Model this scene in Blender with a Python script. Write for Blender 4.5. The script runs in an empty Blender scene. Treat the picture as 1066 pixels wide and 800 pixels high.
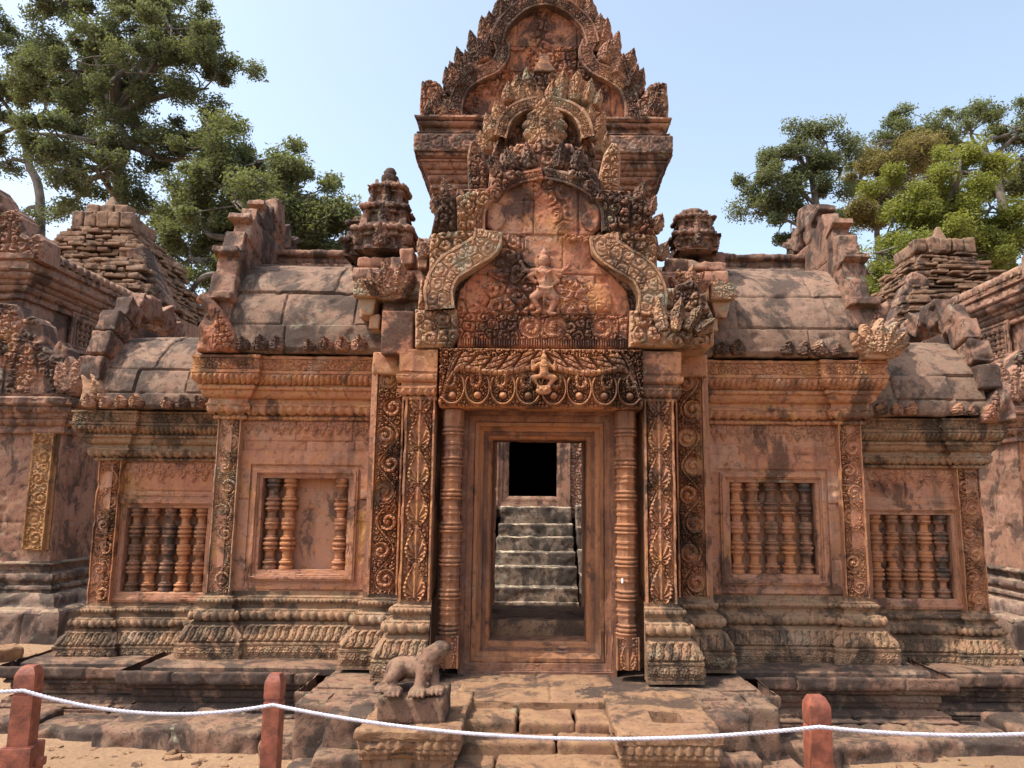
import bpy, math, random
import numpy as np
from mathutils import Vector, Matrix

# ------------------------------------------------------------------ camera, sky, sun
SC = bpy.context.scene
COL = SC.collection
EYE, F_PX, CX, CY = 1.75, 775.0, 562.0, 400.0
TILT, ROLL = math.atan(115 / 775.0), 0.009
cam_d = bpy.data.cameras.new('camera'); cam = bpy.data.objects.new('camera', cam_d); COL.objects.link(cam)
cam_d.sensor_width = 36.0
cam_d.lens = F_PX / 1066.0 * 36.0
cam_d.shift_x = -(CX - 533.0) / 1066.0
cam_d.clip_end = 2000
cam.matrix_world = (Matrix.Translation((0, 0, EYE)) @ Matrix.Rotation(math.pi / 2 + TILT, 4, 'X')
                    @ Matrix.Rotation(ROLL, 4, 'Z'))
SC.camera = cam

SUN_EL, SUN_FRONT = 60.0, 22.0       # elevation; how far in front of the facade plane the sun (left) stands
sd = Vector((-math.cos(math.radians(SUN_EL)) * math.cos(math.radians(SUN_FRONT)),
             -math.cos(math.radians(SUN_EL)) * math.sin(math.radians(SUN_FRONT)),
             math.sin(math.radians(SUN_EL))))
W = bpy.data.worlds.new('World'); SC.world = W; W.use_nodes = True
wn = W.node_tree
bg = wn.nodes['Background']
sky = wn.nodes.new('ShaderNodeTexSky'); sky.sky_type = 'NISHITA'; sky.sun_disc = False
sky.sun_elevation = math.radians(SUN_EL); sky.sun_rotation = math.atan2(sd.x, sd.y)
sky.air_density = 1.0; sky.dust_density = 3.5; sky.ozone_density = 0.3; sky.altitude = 0
hz = wn.nodes.new('ShaderNodeHueSaturation'); hz.inputs['Hue'].default_value = .49; hz.inputs['Saturation'].default_value = .80; hz.inputs['Value'].default_value = 1.0   # hazy dry-season air
wn.links.new(sky.outputs[0], hz.inputs['Color']); wn.links.new(hz.outputs[0], bg.inputs[0]); bg.inputs[1].default_value = 0.15
sun_d = bpy.data.lights.new('sun', 'SUN'); sun_d.energy = 2.4; sun_d.angle = math.radians(0.6)
sun_d.color = (1.0, 0.93, 0.82)
sun = bpy.data.objects.new('sun', sun_d); COL.objects.link(sun)
sun.rotation_euler = sd.to_track_quat('Z', 'Y').to_euler(); sun.location = (-8, -6, 14)
SC.view_settings.view_transform = 'Standard'; SC.view_settings.look = 'None'
SC.view_settings.gamma = 1.0; SC.view_settings.exposure = 1.2
SC.view_settings.use_curve_mapping = False

rng = np.random.default_rng(7)
random.seed(7)

def at(px, py, d):
    """point of the photograph at distance d -> (X, Z)"""
    a = (px - CX) / F_PX; b = (CY - py) / F_PX
    c, s = math.cos(ROLL), math.sin(ROLL)
    a, b = a * c - b * s, a * s + b * c
    dy = math.cos(TILT) - b * math.sin(TILT); dz = math.sin(TILT) + b * math.cos(TILT)
    return (a * d / dy, EYE + dz * d / dy)

# ------------------------------------------------------------------ noise
def hsh(i, j, k, s):
    i = np.asarray(i).astype(np.int64); j = np.asarray(j).astype(np.int64); k = np.asarray(k).astype(np.int64)
    n = (i * 374761393 + j * 668265263 + k * 2147483647 + s * 1274126177) & 0xffffffff
    n = ((n ^ (n >> 13)) * 1274126177) & 0xffffffff
    n = ((n ^ (n >> 15)) * 2246822519) & 0xffffffff
    n = n ^ (n >> 16)
    return n / 4294967296.0

def vn(P, cell, seed=0):
    Q = np.asarray(P, float) / cell
    I = np.floor(Q).astype(np.int64); f = Q - I; f = f * f * (3 - 2 * f)
    x, y, z = I[..., 0], I[..., 1], I[..., 2]; fx, fy, fz = f[..., 0], f[..., 1], f[..., 2]
    r = 0
    for a in (0, 1):
        wx = fx if a else 1 - fx
        for b in (0, 1):
            wy = fy if b else 1 - fy
            for c in (0, 1):
                wz = fz if c else 1 - fz
                r = r + wx * wy * wz * hsh(x + a, y + b, z + c, seed)
    return r          # 0..1

def erosion(P, amp=1.0):
    """weathered stone: soft waves, grain, and chips (metres, along the normal)"""
    h = (vn(P, .17, 1) - .5) * .010 + (vn(P, .05, 2) - .5) * .006 + (vn(P, .018, 3) - .5) * .0035
    c = vn(P, .085, 5); h = h - np.clip(c - .70, 0, 1) * .055
    return h * amp

def sst(a, b, x):
    t = np.clip((x - a) / (b - a), 0, 1); return t * t * (3 - 2 * t)

def worley(u, v, cs, seed=0, jit=.75):
    U = u / cs; V = v / cs; iu = np.floor(U); iv = np.floor(V)
    F1 = np.full(np.shape(U), 9.0); F2 = F1.copy(); du = np.zeros_like(F1); dv = np.zeros_like(F1); idn = np.zeros_like(F1)
    for a in (-1, 0, 1):
        for b in (-1, 0, 1):
            cu = iu + a; cv = iv + b
            x = cu + .5 + (hsh(cu, cv, 0, seed) - .5) * jit; y = cv + .5 + (hsh(cu, cv, 1, seed) - .5) * jit
            ex = U - x; ey = V - y; d = np.hypot(ex, ey); hid = hsh(cu, cv, 2, seed)
            n = d < F1
            F2 = np.where(n, F1, np.minimum(F2, d)); du = np.where(n, ex, du); dv = np.where(n, ey, dv)
            idn = np.where(n, hid, idn); F1 = np.where(n, d, F1)
    return F1, F2, du, dv, idn

# ------------------------------------------------------------------ carving patterns, 0..1
def foliage(u, v, cs=.06, seed=0):
    F1, F2, du, dv, i = worley(u, v, cs, seed)
    hand = np.where(i > .5, 1.0, -1.0)
    th = np.arctan2(dv, du) * hand + i * 17
    sp = .5 + .5 * np.cos(th + F1 * 2 * math.pi * 2.1)
    edge = sst(.02, .16, F2 - F1)
    f1, f2, _, _, _ = worley(u, v, cs * .34, seed + 9)
    return edge * (.15 + .60 * sst(.1, .5, sp) + .25 * sst(.02, .3, f2 - f1))

def leafy(u, v, cs=.03, seed=0):
    F1, F2, du, dv, i = worley(u, v, cs, seed)
    return sst(.02, .26, F2 - F1) * (1 - .45 * F1 * F1) * (.8 + .2 * np.cos(9 * np.arctan2(dv, du)))

def spiral(du, dv, R, hand, turns=1.7, ph=0.0):
    r = np.hypot(du, dv) / R; th = np.arctan2(dv, du) * hand
    w = .5 + .5 * np.cos(th + ph + 2 * math.pi * turns * r)
    arm = sst(.10, .42, w)
    notch = sst(.05, .35, np.abs(np.sin(th * 4.5 + r * 9))) * .55 + .45
    h = arm * (.55 + .45 * w) * np.where((r > .42) & (w < .62), notch, 1.0)
    h = np.maximum(h, 1.05 - (r / .22) ** 2)
    return np.where(r < 1, h * sst(0, .06, 1 - r), 0), r

def scroll(u, v, Wd, H, seed=0):
    p = Wd * .98
    k = np.round(v / p - .5); side = np.where(np.mod(k, 2) == 0, 1.0, -1.0)
    cx = side * Wd * .10; cy = (k + .5) * p
    kr = hsh(k, seed, 3, 5); h, r = spiral(u - cx, v - cy - p * .06 * (kr - .5), Wd * (.40 + .09 * kr), side, 1.7 + .5 * kr, kr * 3)
    h = h * (.45 + .55 * sst(.12, .4, hsh(k, seed, 9, 5)))
    lf = leafy(u, v, Wd * .13, seed); fo = foliage(u, v, Wd * .24, seed + 2)
    fo2 = foliage(u, v, Wd * .19, seed + 7)
    h = np.where(r < .74, h * (.70 + .30 * lf), np.where(r < .80, 0.05, .85 * fo2))
    st = np.abs(u - Wd * .30 * np.cos(math.pi * (v / p - .5)) * -1) / (Wd * .055)
    wn_ = hsh(np.floor(v / (p * .31)), 2, 0, seed)
    st = st + 1.1 * (vn(np.stack([u, v, u * 0 + seed], -1), p * .22, 4) - .5)
    h = np.where((st < .8) & (r > .62) & (wn_ > .22), (.50 + .25 * (1 - st ** 2)) * (.65 + .35 * lf), np.where((st < 1.25) & (r > .66) & (wn_ > .22), .05, h))
    e = np.abs(u) / (Wd / 2)
    h = np.where(e > .88, .95, np.where(e > .81, .0, h))
    return h

def medallion(u, v, Wd, H, seed=0):
    p = Wd * 1.25
    t = np.mod(v / p, 1.0); a = np.abs(u) / Wd
    w = .40 * np.sin(np.pi * np.clip(t * .92 + .06, 0, 1)) ** .7 * (1.12 - .75 * t)
    q = a / np.maximum(w, .02)
    fan = .5 + .5 * np.cos(11 * np.arctan2(a, t - .12 + 1e-6))
    ins = np.maximum(.35 + .5 * fan * sst(0, .2, 1 - q), (1 - (a / .07) ** 2) * (t > .1) * (t < .9))
    out = .8 * leafy(u, v, Wd * .16, seed)
    h = np.where(q < .86, ins, np.where(q < 1.12, 1.0 - .2 * np.cos(t * 60), out * sst(1.12, 1.25, q)))
    e = np.abs(u) / (Wd / 2)
    return np.where(e > .86, .95, np.where(e > .79, .02, h))

def lintel_pat(u, v, Wd, H, seed=3):
    a = np.abs(u); s = np.sign(u + 1e-9)
    yc = H * (.64 + .05 * np.cos(a / Wd * 2 * 2.2 * math.pi) - .60 * np.clip((a / Wd * 2 - .78) / .2, 0, 1) ** 2)
    band = 1 - ((v - yc) / (H * .058)) ** 2
    below = v < yc
    p = Wd * .125; k = np.floor(a / p); cxx = (k + .5) * p; cyy = H * .27 + H * .03 * np.where(np.mod(k, 2) == 0, 1, -1)
    sp, r = spiral((a - cxx) * s, v - cyy, p * .60, s * np.where(np.mod(k, 2) == 0, 1, -1), 1.7, .6)
    lf = leafy(u, v, .036, seed)
    dx_ = (a - cxx) / (p * .56); dz_ = (v - H * .33) / (H * .32); r = np.hypot(dx_, dz_)
    loop = np.exp(-((r - .86) / .085) ** 2) * (dz_ < .55)
    hook = np.exp(-((np.hypot(dx_ - .15, (dz_ - .42) * .9) - .34) / .13) ** 2) * (r < .80)
    rb = np.hypot((a - cxx) / (p * .56), (v - H * .20) / (p * .56)); ball = np.sqrt(np.clip(1 - (rb / .30) ** 2, 0, 1))
    fin = .75 * foliage(u, v, .030, 17)
    lo = np.where(r < .74, np.maximum(np.maximum(ball, hook * (.6 + .4 * lf)), np.where(rb < .38, 0, fin)), np.maximum(loop, np.where(r > .98, .7 * leafy(u, v, .024, 7), 0)))
    sl = (a + (v - yc) * .75) / (H * .25); fr = np.mod(sl, 1.0)
    vv = np.abs(np.mod(fr + .5, 1) - .5)
    up = sst(.03, .16, np.minimum(fr, 1 - fr)) * (.45 + .55 * sst(.05, .5, np.abs(np.sin((v - yc) / H * 26 + fr * 3)))) * (.75 + .25 * lf)
    h = np.where(below, lo, np.where(v > yc + H * .26, foliage(u, v, .04, 12), up))
    h = np.maximum(h, np.where(band > 0, (.45 + .45 * band) * (.7 + .3 * sst(.1, .4, np.abs(np.sin(a * 90)))), 0))
    e = np.minimum(np.minimum(v, H - v) / (H * .03), 1)
    return h * sst(0, 1, e)

def narrative(u, v, cs=.13, seed=0):
    h = foliage(u, v, cs, seed)
    n = vn(np.stack([u, v, np.zeros_like(u)], -1), .22, seed + 4)
    return h * sst(.30, .55, n)

# band patterns g(u, t, hb): u metres along, t 0..1 across
def b_none(u, t, hb): return np.zeros_like(u)
def b_beads(u, t, hb):
    s = hb * .95; x = np.mod(u / s, 1) - .5; y = (t - .5)
    return np.sqrt(np.clip(1 - (x / .48) ** 2 - (y / .5) ** 2, 0, 1))
def b_lotus(u, t, hb):
    s = hb * 1.15; x = np.abs(np.mod(u / s, 1) - .5) * 2
    w = np.clip(1.05 - (np.abs(t - .35) / .75) ** 2, 0, 1)
    q = x / np.maximum(w, .05)
    return np.clip(1 - q ** 3, 0, 1) * .85 + .15 * (np.abs(q - .55) > .12) * (q < 1)
def b_leaf(u, t, hb):
    s = hb * .44; z = u / s - (t - .5) * .95 - .16 * np.sin(2 * math.pi * t)
    x = np.mod(z, 1); groove = sst(.02, .10, np.minimum(x, 1 - x))
    vein = sst(.04, .34, np.abs(np.sin(math.pi * (t * 4.2 + np.abs(x - .5) * 2.6))))
    rib = np.exp(-((x - .5) / .07) ** 2)
    h = groove * (.35 + .5 * vein + .25 * rib) * (.6 + .4 * np.sin(math.pi * x))
    return h * sst(0, .10, t) * sst(0, .10, 1 - t)
def b_flower(u, t, hb):
    s = hb * .75; x = np.mod(u / s, 1) - .5; y = (t - .5) * hb / s; r = np.hypot(x, y)
    pet = .5 + .5 * np.cos(6 * np.arctan2(y, x))
    h = np.where(r < .13, 1, np.where(r < .38, .4 + .5 * pet, .55 * leafy(u, t * hb, hb * .22, 2)))
    return h * sst(0, .1, t) * sst(0, .1, 1 - t)
def b_fol(u, t, hb): return foliage(u, t * hb, hb * .55, 5) * sst(0, .08, t) * sst(0, .08, 1 - t)
def b_dent(u, t, hb):
    x = np.abs(np.mod(u / (hb * .8), 1) - .5) * 2; return np.where(x < .72, 1.0, 0.0)
def b_pend(u, t, hb):
    s = hb * .40; k = np.floor(u / s); x = np.abs(np.mod(u / s, 1) - .5) * 2
    tip = .08 + .30 * hsh(k, 0, 0, 3); edge = tip + (1 - tip) * .55 * x ** 1.4
    f = foliage(u, t * hb, hb * .26, 6)
    return np.where(t > edge, .25 + .75 * f, 0) * sst(0, .06, 1 - t) * sst(0, .08, t - edge)

# ------------------------------------------------------------------ mesh building
def make_mesh(name, V, Fs, mat, parent=None, tint=None, smooth=True, angle=42):
    """Fs: list of face arrays, each (n,k)"""
    me = bpy.data.meshes.new(name)
    V = np.asarray(V, np.float32)
    Fs = [np.asarray(f, np.int32) for f in Fs if len(f)]
    loops = np.concatenate([f.ravel() for f in Fs])
    tot = np.concatenate([np.full(len(f), f.shape[1], np.int32) for f in Fs])
    start = np.concatenate([[0], np.cumsum(tot)[:-1]]).astype(np.int32)
    me.vertices.add(len(V)); me.vertices.foreach_set('co', V.ravel())
    me.loops.add(len(loops)); me.loops.foreach_set('vertex_index', loops)
    me.polygons.add(len(tot)); me.polygons.foreach_set('loop_start', start); me.polygons.foreach_set('loop_total', tot)
    me.polygons.foreach_set('use_smooth', np.full(len(tot), smooth))
    t = np.full(len(V), .5, np.float32) if tint is None else (np.full(len(V), tint, np.float32) if np.isscalar(tint) else np.asarray(tint, np.float32))
    a = me.attributes.new('tint', 'FLOAT', 'POINT'); a.data.foreach_set('value', t)
    me.update(); me.validate()
    if smooth: me.set_sharp_from_angle(angle=math.radians(angle))
    me.materials.append(mat)
    o = bpy.data.objects.new(name, me); COL.objects.link(o)
    if parent: o.parent = parent
    return o

class MB:
    """collects geometry for ONE mesh object"""
    def __init__(s): s.V = []; s.F = {}; s.T = []; s.n = 0
    def add(s, V, F, tint=.5):
        V = np.asarray(V, float).reshape(-1, 3)
        s.V.append(V); s.T.append(np.full(len(V), tint) if np.isscalar(tint) else np.asarray(tint).ravel())
        for f in (F if isinstance(F, list) else [F]):
            f = np.asarray(f)
            if len(f): s.F.setdefault(f.shape[1], []).append(f + s.n)
        s.n += len(V); return s
    def build(s, name, mat, parent=None, **k):
        return make_mesh(name, np.concatenate(s.V), [np.concatenate(f) for f in s.F.values()], mat, parent,
                         np.concatenate(s.T), **k)

def gridf(nu, nv):
    i = np.arange(nu - 1)[:, None]; j = np.arange(nv - 1)[None, :]
    a = (i * nv + j).ravel(); b = ((i + 1) * nv + j).ravel()
    return np.stack([a, b, b + 1, a + 1], 1)

def boundary(F):
    E = np.concatenate([np.stack([F[:, k], F[:, (k + 1) % F.shape[1]]], 1) for k in range(F.shape[1])])
    S = np.sort(E, 1); key = S[:, 0].astype(np.int64) * 100000007 + S[:, 1]
    _, inv, cnt = np.unique(key, return_inverse=True, return_counts=True)
    return E[cnt[inv] == 1]

def blocks(u, v, rows, jw, seed=0, gw=.0045):
    """masonry: rows = heights of the bed joints, jw = mean block width -> joint groove 0..1, tint, offset"""
    rows = np.asarray(rows, float); ri = np.searchsorted(rows, v)
    dv = np.full(np.shape(v), 9.0)
    for r in rows: dv = np.minimum(dv, np.abs(v - r))
    off = hsh(ri, 3, 0, seed) * jw
    w = jw * (.8 + .5 * hsh(ri, 5, 0, seed))
    x = (u + off) / w; bi = np.floor(x)
    jl = bi + (hsh(ri, bi, 1, seed) - .5) * .35; jr = bi + 1 + (hsh(ri, bi + 1, 1, seed) - .5) * .35
    bi = np.where(x < jl, bi - 1, np.where(x > jr, bi + 1, bi))
    du = np.minimum(np.abs(x - jl), np.abs(x - jr)) * w
    g = np.exp(-(np.minimum(du, dv) / gw) ** 2)
    return g, hsh(ri, bi, 7, seed), hsh(ri, bi, 8, seed)

def seg_poly_dist(u, v, poly):
    P = np.asarray(poly, float); n = len(P)
    ins = np.zeros(u.shape, bool); best = np.full(u.shape, 9e9); bu = u.copy(); bv = v.copy()
    for i in range(n):
        a = P[i]; b = P[(i + 1) % n]; e = b - a
        c = ((a[1] > v) != (b[1] > v)) & (u < e[0] * (v - a[1]) / (e[1] if abs(e[1]) > 1e-12 else 1e-12) + a[0])
        ins ^= c
        t = np.clip(((u - a[0]) * e[0] + (v - a[1]) * e[1]) / max(e @ e, 1e-12), 0, 1)
        qx = a[0] + t * e[0]; qy = a[1] + t * e[1]; d = np.hypot(u - qx, v - qy)
        m = d < best; best = np.where(m, d, best); bu = np.where(m, qx, bu); bv = np.where(m, qy, bv)
    return ins, best, bu, bv

XF = (np.array((1, 0, 0.)), np.array((0, 0, 1.)), np.array((0, -1., 0)))       # facing the camera
XR = (np.array((0, 1., 0)), np.array((0, 0, 1.)), np.array((1., 0, 0)))        # facing right (+X)
XL = (np.array((0, -1., 0)), np.array((0, 0, 1.)), np.array((-1., 0, 0)))      # facing left (-X)
XB = (np.array((-1., 0, 0)), np.array((0, 0, 1.)), np.array((0, 1., 0)))

def panel(mb, O, B, u0, u1, v0, v1, hf, depth=.06, res=.007, hole=None, poly=None, er=1.0, tintf=None, back=False, dome=0.0, tint=.5):
    """relief panel in plane basis B at origin O; hf(u,v) -> metres out"""
    nu = max(2, int(round((u1 - u0) / res)) + 1); nv = max(2, int(round((v1 - v0) / res)) + 1)
    u, v = np.meshgrid(np.linspace(u0, u1, nu), np.linspace(v0, v1, nv), indexing='ij')
    F = gridf(nu, nv); edge = None
    if hole is not None:
        c = lambda A: A.ravel()[F].mean(1)
        uc, vc = c(u), c(v)
        F = F[~((uc > hole[0]) & (uc < hole[1]) & (vc > hole[2]) & (vc < hole[3]))]
    if poly is not None:
        ins, d, bu, bv = seg_poly_dist(u, v, poly)
        F = F[ins.ravel()[F].sum(1) >= 2]
        u = np.where(ins, u, bu); v = np.where(ins, v, bv); edge = np.where(ins, d, 0)
    h = hf(u, v) if hf else np.zeros_like(u)
    if edge is not None:
        q = np.clip(edge / .02, 0, 1); h = h * q - .012 * (1 - q) ** 2
        if dome: h = h + dome * np.sqrt(np.clip(1 - (1 - np.clip(edge / (dome * 2.2), 0, 1)) ** 2, 0, 1)) - dome
    O = np.asarray(O, float); U, Vv, N = B
    P = O + u[..., None] * U + v[..., None] * Vv
    if er: h = h + erosion(P, er)
    tt = tintf(u, v).ravel() if tintf else np.full(u.size, tint)
    P = (P + h[..., None] * N).reshape(-1, 3)
    used = np.unique(F); mp = np.full(len(P), -1); mp[used] = np.arange(len(used)); F = mp[F]; P = P[used]; tt = tt[used]
    Bd = boundary(F); be = np.unique(Bd); m2 = {k: i for i, k in enumerate(be)}
    lo = len(P)
    if back:
        Pb = P - 0; hb = (Pb - O) @ N; Pb = Pb - (hb + depth)[:, None] * N
        sk = np.stack([Bd[:, 1], Bd[:, 0], Bd[:, 0] + lo, Bd[:, 1] + lo], 1)
        mb.add(np.concatenate([P, Pb]), [np.concatenate([F, F[:, ::-1] + lo, sk])], np.concatenate([tt, tt]))
    else:
        ar = np.full(len(P), 0); ar[be] = np.arange(len(be)) + lo
        Pb = P[be]; hb = (Pb - O) @ N; Pb = Pb - (hb + depth)[:, None] * N
        sk = np.stack([Bd[:, 1], Bd[:, 0], ar[Bd[:, 0]], ar[Bd[:, 1]]], 1)
        mb.add(np.concatenate([P, Pb]), [np.concatenate([F, sk])], np.concatenate([tt, tt[be]]))
    return mb

class Prof:
    """moulding profile: out / up, each stretch with its own carving"""
    def __init__(s, o, z, res=.009): s.o = o; s.z = z; s.res = res; s.R = []
    def _push(s, O, Z, pat, amp):
        O = np.asarray(O); Z = np.asarray(Z); do = np.gradient(O); dz = np.gradient(Z); L = np.hypot(do, dz) + 1e-9
        ln = np.hypot(np.diff(O), np.diff(Z)).sum()
        s.R.append((O, Z, dz / L, -do / L, np.linspace(0, 1, len(O)), ln, pat, amp)); s.o = O[-1]; s.z = Z[-1]; return s
    def pts(s, P, pat=b_none, amp=0):                       # polyline through points
        P = np.asarray(P, float); L = np.concatenate([[0], np.cumsum(np.hypot(np.diff(P[:, 0]), np.diff(P[:, 1])))])
        t = np.linspace(0, L[-1], max(3, s.n(L[-1]))); return s._push(np.interp(t, L, P[:, 0]), np.interp(t, L, P[:, 1]), pat, amp)
    def n(s, L): return max(2, int(math.ceil(L / s.res)) + 1)
    def f(s, do, dz, pat=b_none, amp=0):                    # straight
        k = s.n(math.hypot(do, dz)) if (pat is not b_none) else max(2, s.n(math.hypot(do, dz) * .6))
        t = np.linspace(0, 1, k); return s._push(s.o + do * t, s.z + dz * t, pat, amp)
    def t(s, dz, b, pat=b_none, amp=0):                     # half round
        a = np.linspace(0, math.pi, max(6, s.n(dz * 1.5)))
        return s._push(s.o + b * np.sin(a), s.z + dz * (1 - np.cos(a)) / 2, pat, amp)
    def c(s, do, dz, pat=b_none, amp=0, k=1.0):             # S curve
        t = np.linspace(0, 1, max(6, s.n(math.hypot(do, dz)))); e = t * t * (3 - 2 * t)
        return s._push(s.o + do * (e * k + t * (1 - k)), s.z + dz * t, pat, amp)
    def q(s, do, dz, pat=b_none, amp=0, convex=True):       # quarter round
        a = np.linspace(0, math.pi / 2, max(6, s.n(math.hypot(do, dz))))
        if convex: return s._push(s.o + do * (1 - np.cos(a)), s.z + dz * np.sin(a), pat, amp)
        return s._push(s.o + do * np.sin(a), s.z + dz * (1 - np.cos(a)), pat, amp)

def sweep(mb, path, prof, basis=None, origin=(0, 0, 0), closed=False, res=.009, er=1.0, cap=(False, False), jw=None, seed=0, tint=.5, ufade=.012, maxm=2.0, joff=.010):
    """sweep a profile along a plan path (outside = right-hand side of travel)"""
    A, Bv, N = basis if basis else (np.array((1., 0, 0)), np.array((0, 1., 0)), np.array((0, 0, 1.)))
    origin = np.asarray(origin, float)
    Pth = np.asarray(path, float); n = len(Pth); ns = n if closed else n - 1
    D = np.array([Pth[(i + 1) % n] - Pth[i] for i in range(ns)]); L = np.hypot(D[:, 0], D[:, 1]); D = D / L[:, None]
    Nr = np.stack([D[:, 1], -D[:, 0]], 1)
    def mitre(i):
        if closed: a, b = Nr[(i - 1) % ns], Nr[i % ns]
        else:
            if i == 0: return Nr[0]
            if i == n - 1: return Nr[-1]
            a, b = Nr[i - 1], Nr[i]
        m = a + b; m = m / (np.hypot(*m) + 1e-9); k = 1 / max(m @ b, 1 / maxm); return m * k
    O = np.concatenate([r[0] for r in prof.R]); Z = np.concatenate([r[1] for r in prof.R])
    NO = np.concatenate([r[2] for r in prof.R]); NZ = np.concatenate([r[3] for r in prof.R])
    u0 = 0.0
    for i in range(ns):
        m0, m1 = mitre(i), mitre(i + 1)
        e0, e1 = float(m0 @ D[i]), float(m1 @ D[i]); om = max(0.0, float(O.max()))
        k = max(2, int(math.ceil(max(L[i], L[i] + om * (e1 - e0)) / res)) + 1); s = np.linspace(0, 1, k)
        M = m0 * (1 - s[:, None]) + m1 * s[:, None]
        Nn = np.where((s[:, None] < 1e-6), m0, np.where(s[:, None] > 1 - 1e-6, m1, Nr[i]))
        base = Pth[i] + (Pth[(i + 1) % n] - Pth[i]) * s[:, None]
        uu = u0 + s * L[i]; fade = sst(0, ufade, np.minimum(s, 1 - s) * L[i] + (0 if ufade > 0 else 1))
        U2 = uu[:, None] + O[None] * (e0 * (1 - s) + e1 * s)[:, None]; cut = np.cumsum([0] + [len(r[0]) for r in prof.R])
        H = np.concatenate([r[7] * r[6](U2[:, cut[q]:cut[q + 1]], np.broadcast_to(r[4][None], (k, len(r[4]))), r[5]) for q, r in enumerate(prof.R)], 1) * fade[:, None]
        X2 = base[:, None, :] + O[None, :, None] * M[:, None, :]
        P = origin + X2[..., 0:1] * A + X2[..., 1:2] * Bv + Z[None, :, None] * N
        tt = np.full(P.shape[:2], tint)
        if er: H = H + erosion(P, er)
        if jw:
            Zn = (Z - Z.min()); g, t1, off = blocks(np.broadcast_to(uu[:, None], H.shape), np.broadcast_to(Zn[None], H.shape), prof_rows(prof), jw, seed, .007)
            H = H - .016 * g + (off - .5) * joff * fade[:, None]; tt = t1
        dn = (NO[None, :, None] * Nn[:, None, :])
        P = P + H[..., None] * (dn[..., 0:1] * A + dn[..., 1:2] * Bv + NZ[None, :, None] * N)
        mb.add(P.reshape(-1, 3), gridf(k, len(O)), tt)
        for w, idx in ((0, 0), (1, -1)):
            if cap[w] and ((w == 0 and i == 0) or (w == 1 and i == ns - 1)):
                row = P[idx]; c = row.copy(); ins = origin + base[idx, 0] * A + base[idx, 1] * Bv + 0 * N
                lo = ins + Z[0] * N; hi = ins + Z[-1] * N
                poly = np.concatenate([row, [hi], [lo]]); f = np.arange(len(poly))
                mb.add(poly, [f[None] if w == 0 else f[::-1][None]])
        u0 += L[i]
    return mb

def prof_rows(p):
    z = [r[1][0] - p.R[0][1][0] for r in p.R]; tot = p.R[-1][1][-1] - p.R[0][1][0]
    out = []; last = 0
    for q in z[1:]:
        if q - last > .10: out.append(q); last = q
    return out if out else [tot * .5]

def rblock(mb, c, size, rot=(0, 0, 0), r=.012, n=None, er=1.0, tint=.5, taper=(1, 1), res=.02):
    """weathered stone block with worn edges"""
    sx, sy, sz = [s / 2 for s in size]
    V = []; Fq = []; off = 0
    for ax in range(3):
        for sg in (-1, 1):
            a, b = [(1, 2), (2, 0), (0, 1)][ax]
            h = [sx, sy, sz]
            na = max(4, min(60, int(2 * h[a] / res) + 3)); nb = max(4, min(60, int(2 * h[b] / res) + 3))
            def spaced(hh, k): 
                t = np.linspace(-1, 1, k); q = np.sign(t) * (1 - (1 - np.abs(t)) ** 1.25); return q * hh
            A, Bq = np.meshgrid(spaced(h[a], na), spaced(h[b], nb), indexing='ij')
            P = np.zeros(A.shape + (3,)); P[..., ax] = sg * h[ax]; P[..., a] = A; P[..., b] = Bq
            V.append(P.reshape(-1, 3)); f = gridf(na, nb)
            Fq.append((f if sg > 0 else f[:, ::-1]) + off); off += na * nb
    V = np.concatenate(V); h = np.array([sx, sy, sz])
    rr = min(r, .45 * h.min()); inner = np.clip(V, -(h - rr), h - rr); d = V - inner; L = np.linalg.norm(d, axis=1, keepdims=True)
    Nn = d / np.maximum(L, 1e-9); V = inner + Nn * rr
    tz = (V[:, 2:3] / sz + 1) / 2; V[:, 0:1] *= 1 + (taper[0] - 1) * tz; V[:, 1:2] *= 1 + (taper[1] - 1) * tz
    R = np.array(Matrix.Rotation(rot[2], 3, 'Z') @ Matrix.Rotation(rot[1], 3, 'Y') @ Matrix.Rotation(rot[0], 3, 'X'))
    V = V @ R.T + np.asarray(c); Nn = Nn @ R.T
    if er: V = V + ((erosion(V, er * .55) + .006 * er * (np.abs(vn(V, .11, 21) - .5) * 2 - .5) - .02 * er * np.clip(vn(V, .16, 23) - .72, 0, 1)))[:, None] * Nn
    F = np.concatenate(Fq)
    key = np.round(V, 5); _, idx, inv = np.unique(key, axis=0, return_index=True, return_inverse=True)
    mb.add(V[idx], [inv.ravel()[F]], tint); return mb

def lathe(mb, c, prof, n=20, er=.5, tint=.5, sq=0.0):
    P = np.asarray(prof, float); a = np.linspace(0, 2 * math.pi, n, endpoint=False)
    k = 1.0
    if sq:
        k = 1 / np.maximum(np.abs(np.cos(a)), np.abs(np.sin(a))) if sq == 4 else 1 / np.cos((np.mod(a, math.pi / 4)) - math.pi / 8)
        k = k / k.max()
    X = (P[:, 0][:, None] * (k * np.cos(a))[None]); Y = P[:, 0][:, None] * (k * np.sin(a))[None]
    V = np.stack([X, Y, np.broadcast_to(P[:, 1][:, None], X.shape)], -1) + np.asarray(c)
    if er:
        h = erosion(V, er); V[..., 0] += h * np.cos(a)[None]; V[..., 1] += h * np.sin(a)[None]
    m = len(P); i = np.arange(m - 1)[:, None]; j = np.arange(n)[None]; j2 = (j + 1) % n
    F = np.stack([(i * n + j).ravel(), (i * n + j2).ravel(), ((i + 1) * n + j2).ravel(), ((i + 1) * n + j).ravel()], 1)
    mb.add(V.reshape(-1, 3), [F, np.arange(n)[::-1][None], (np.arange(n) + (m - 1) * n)[None]], tint); return mb

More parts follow.
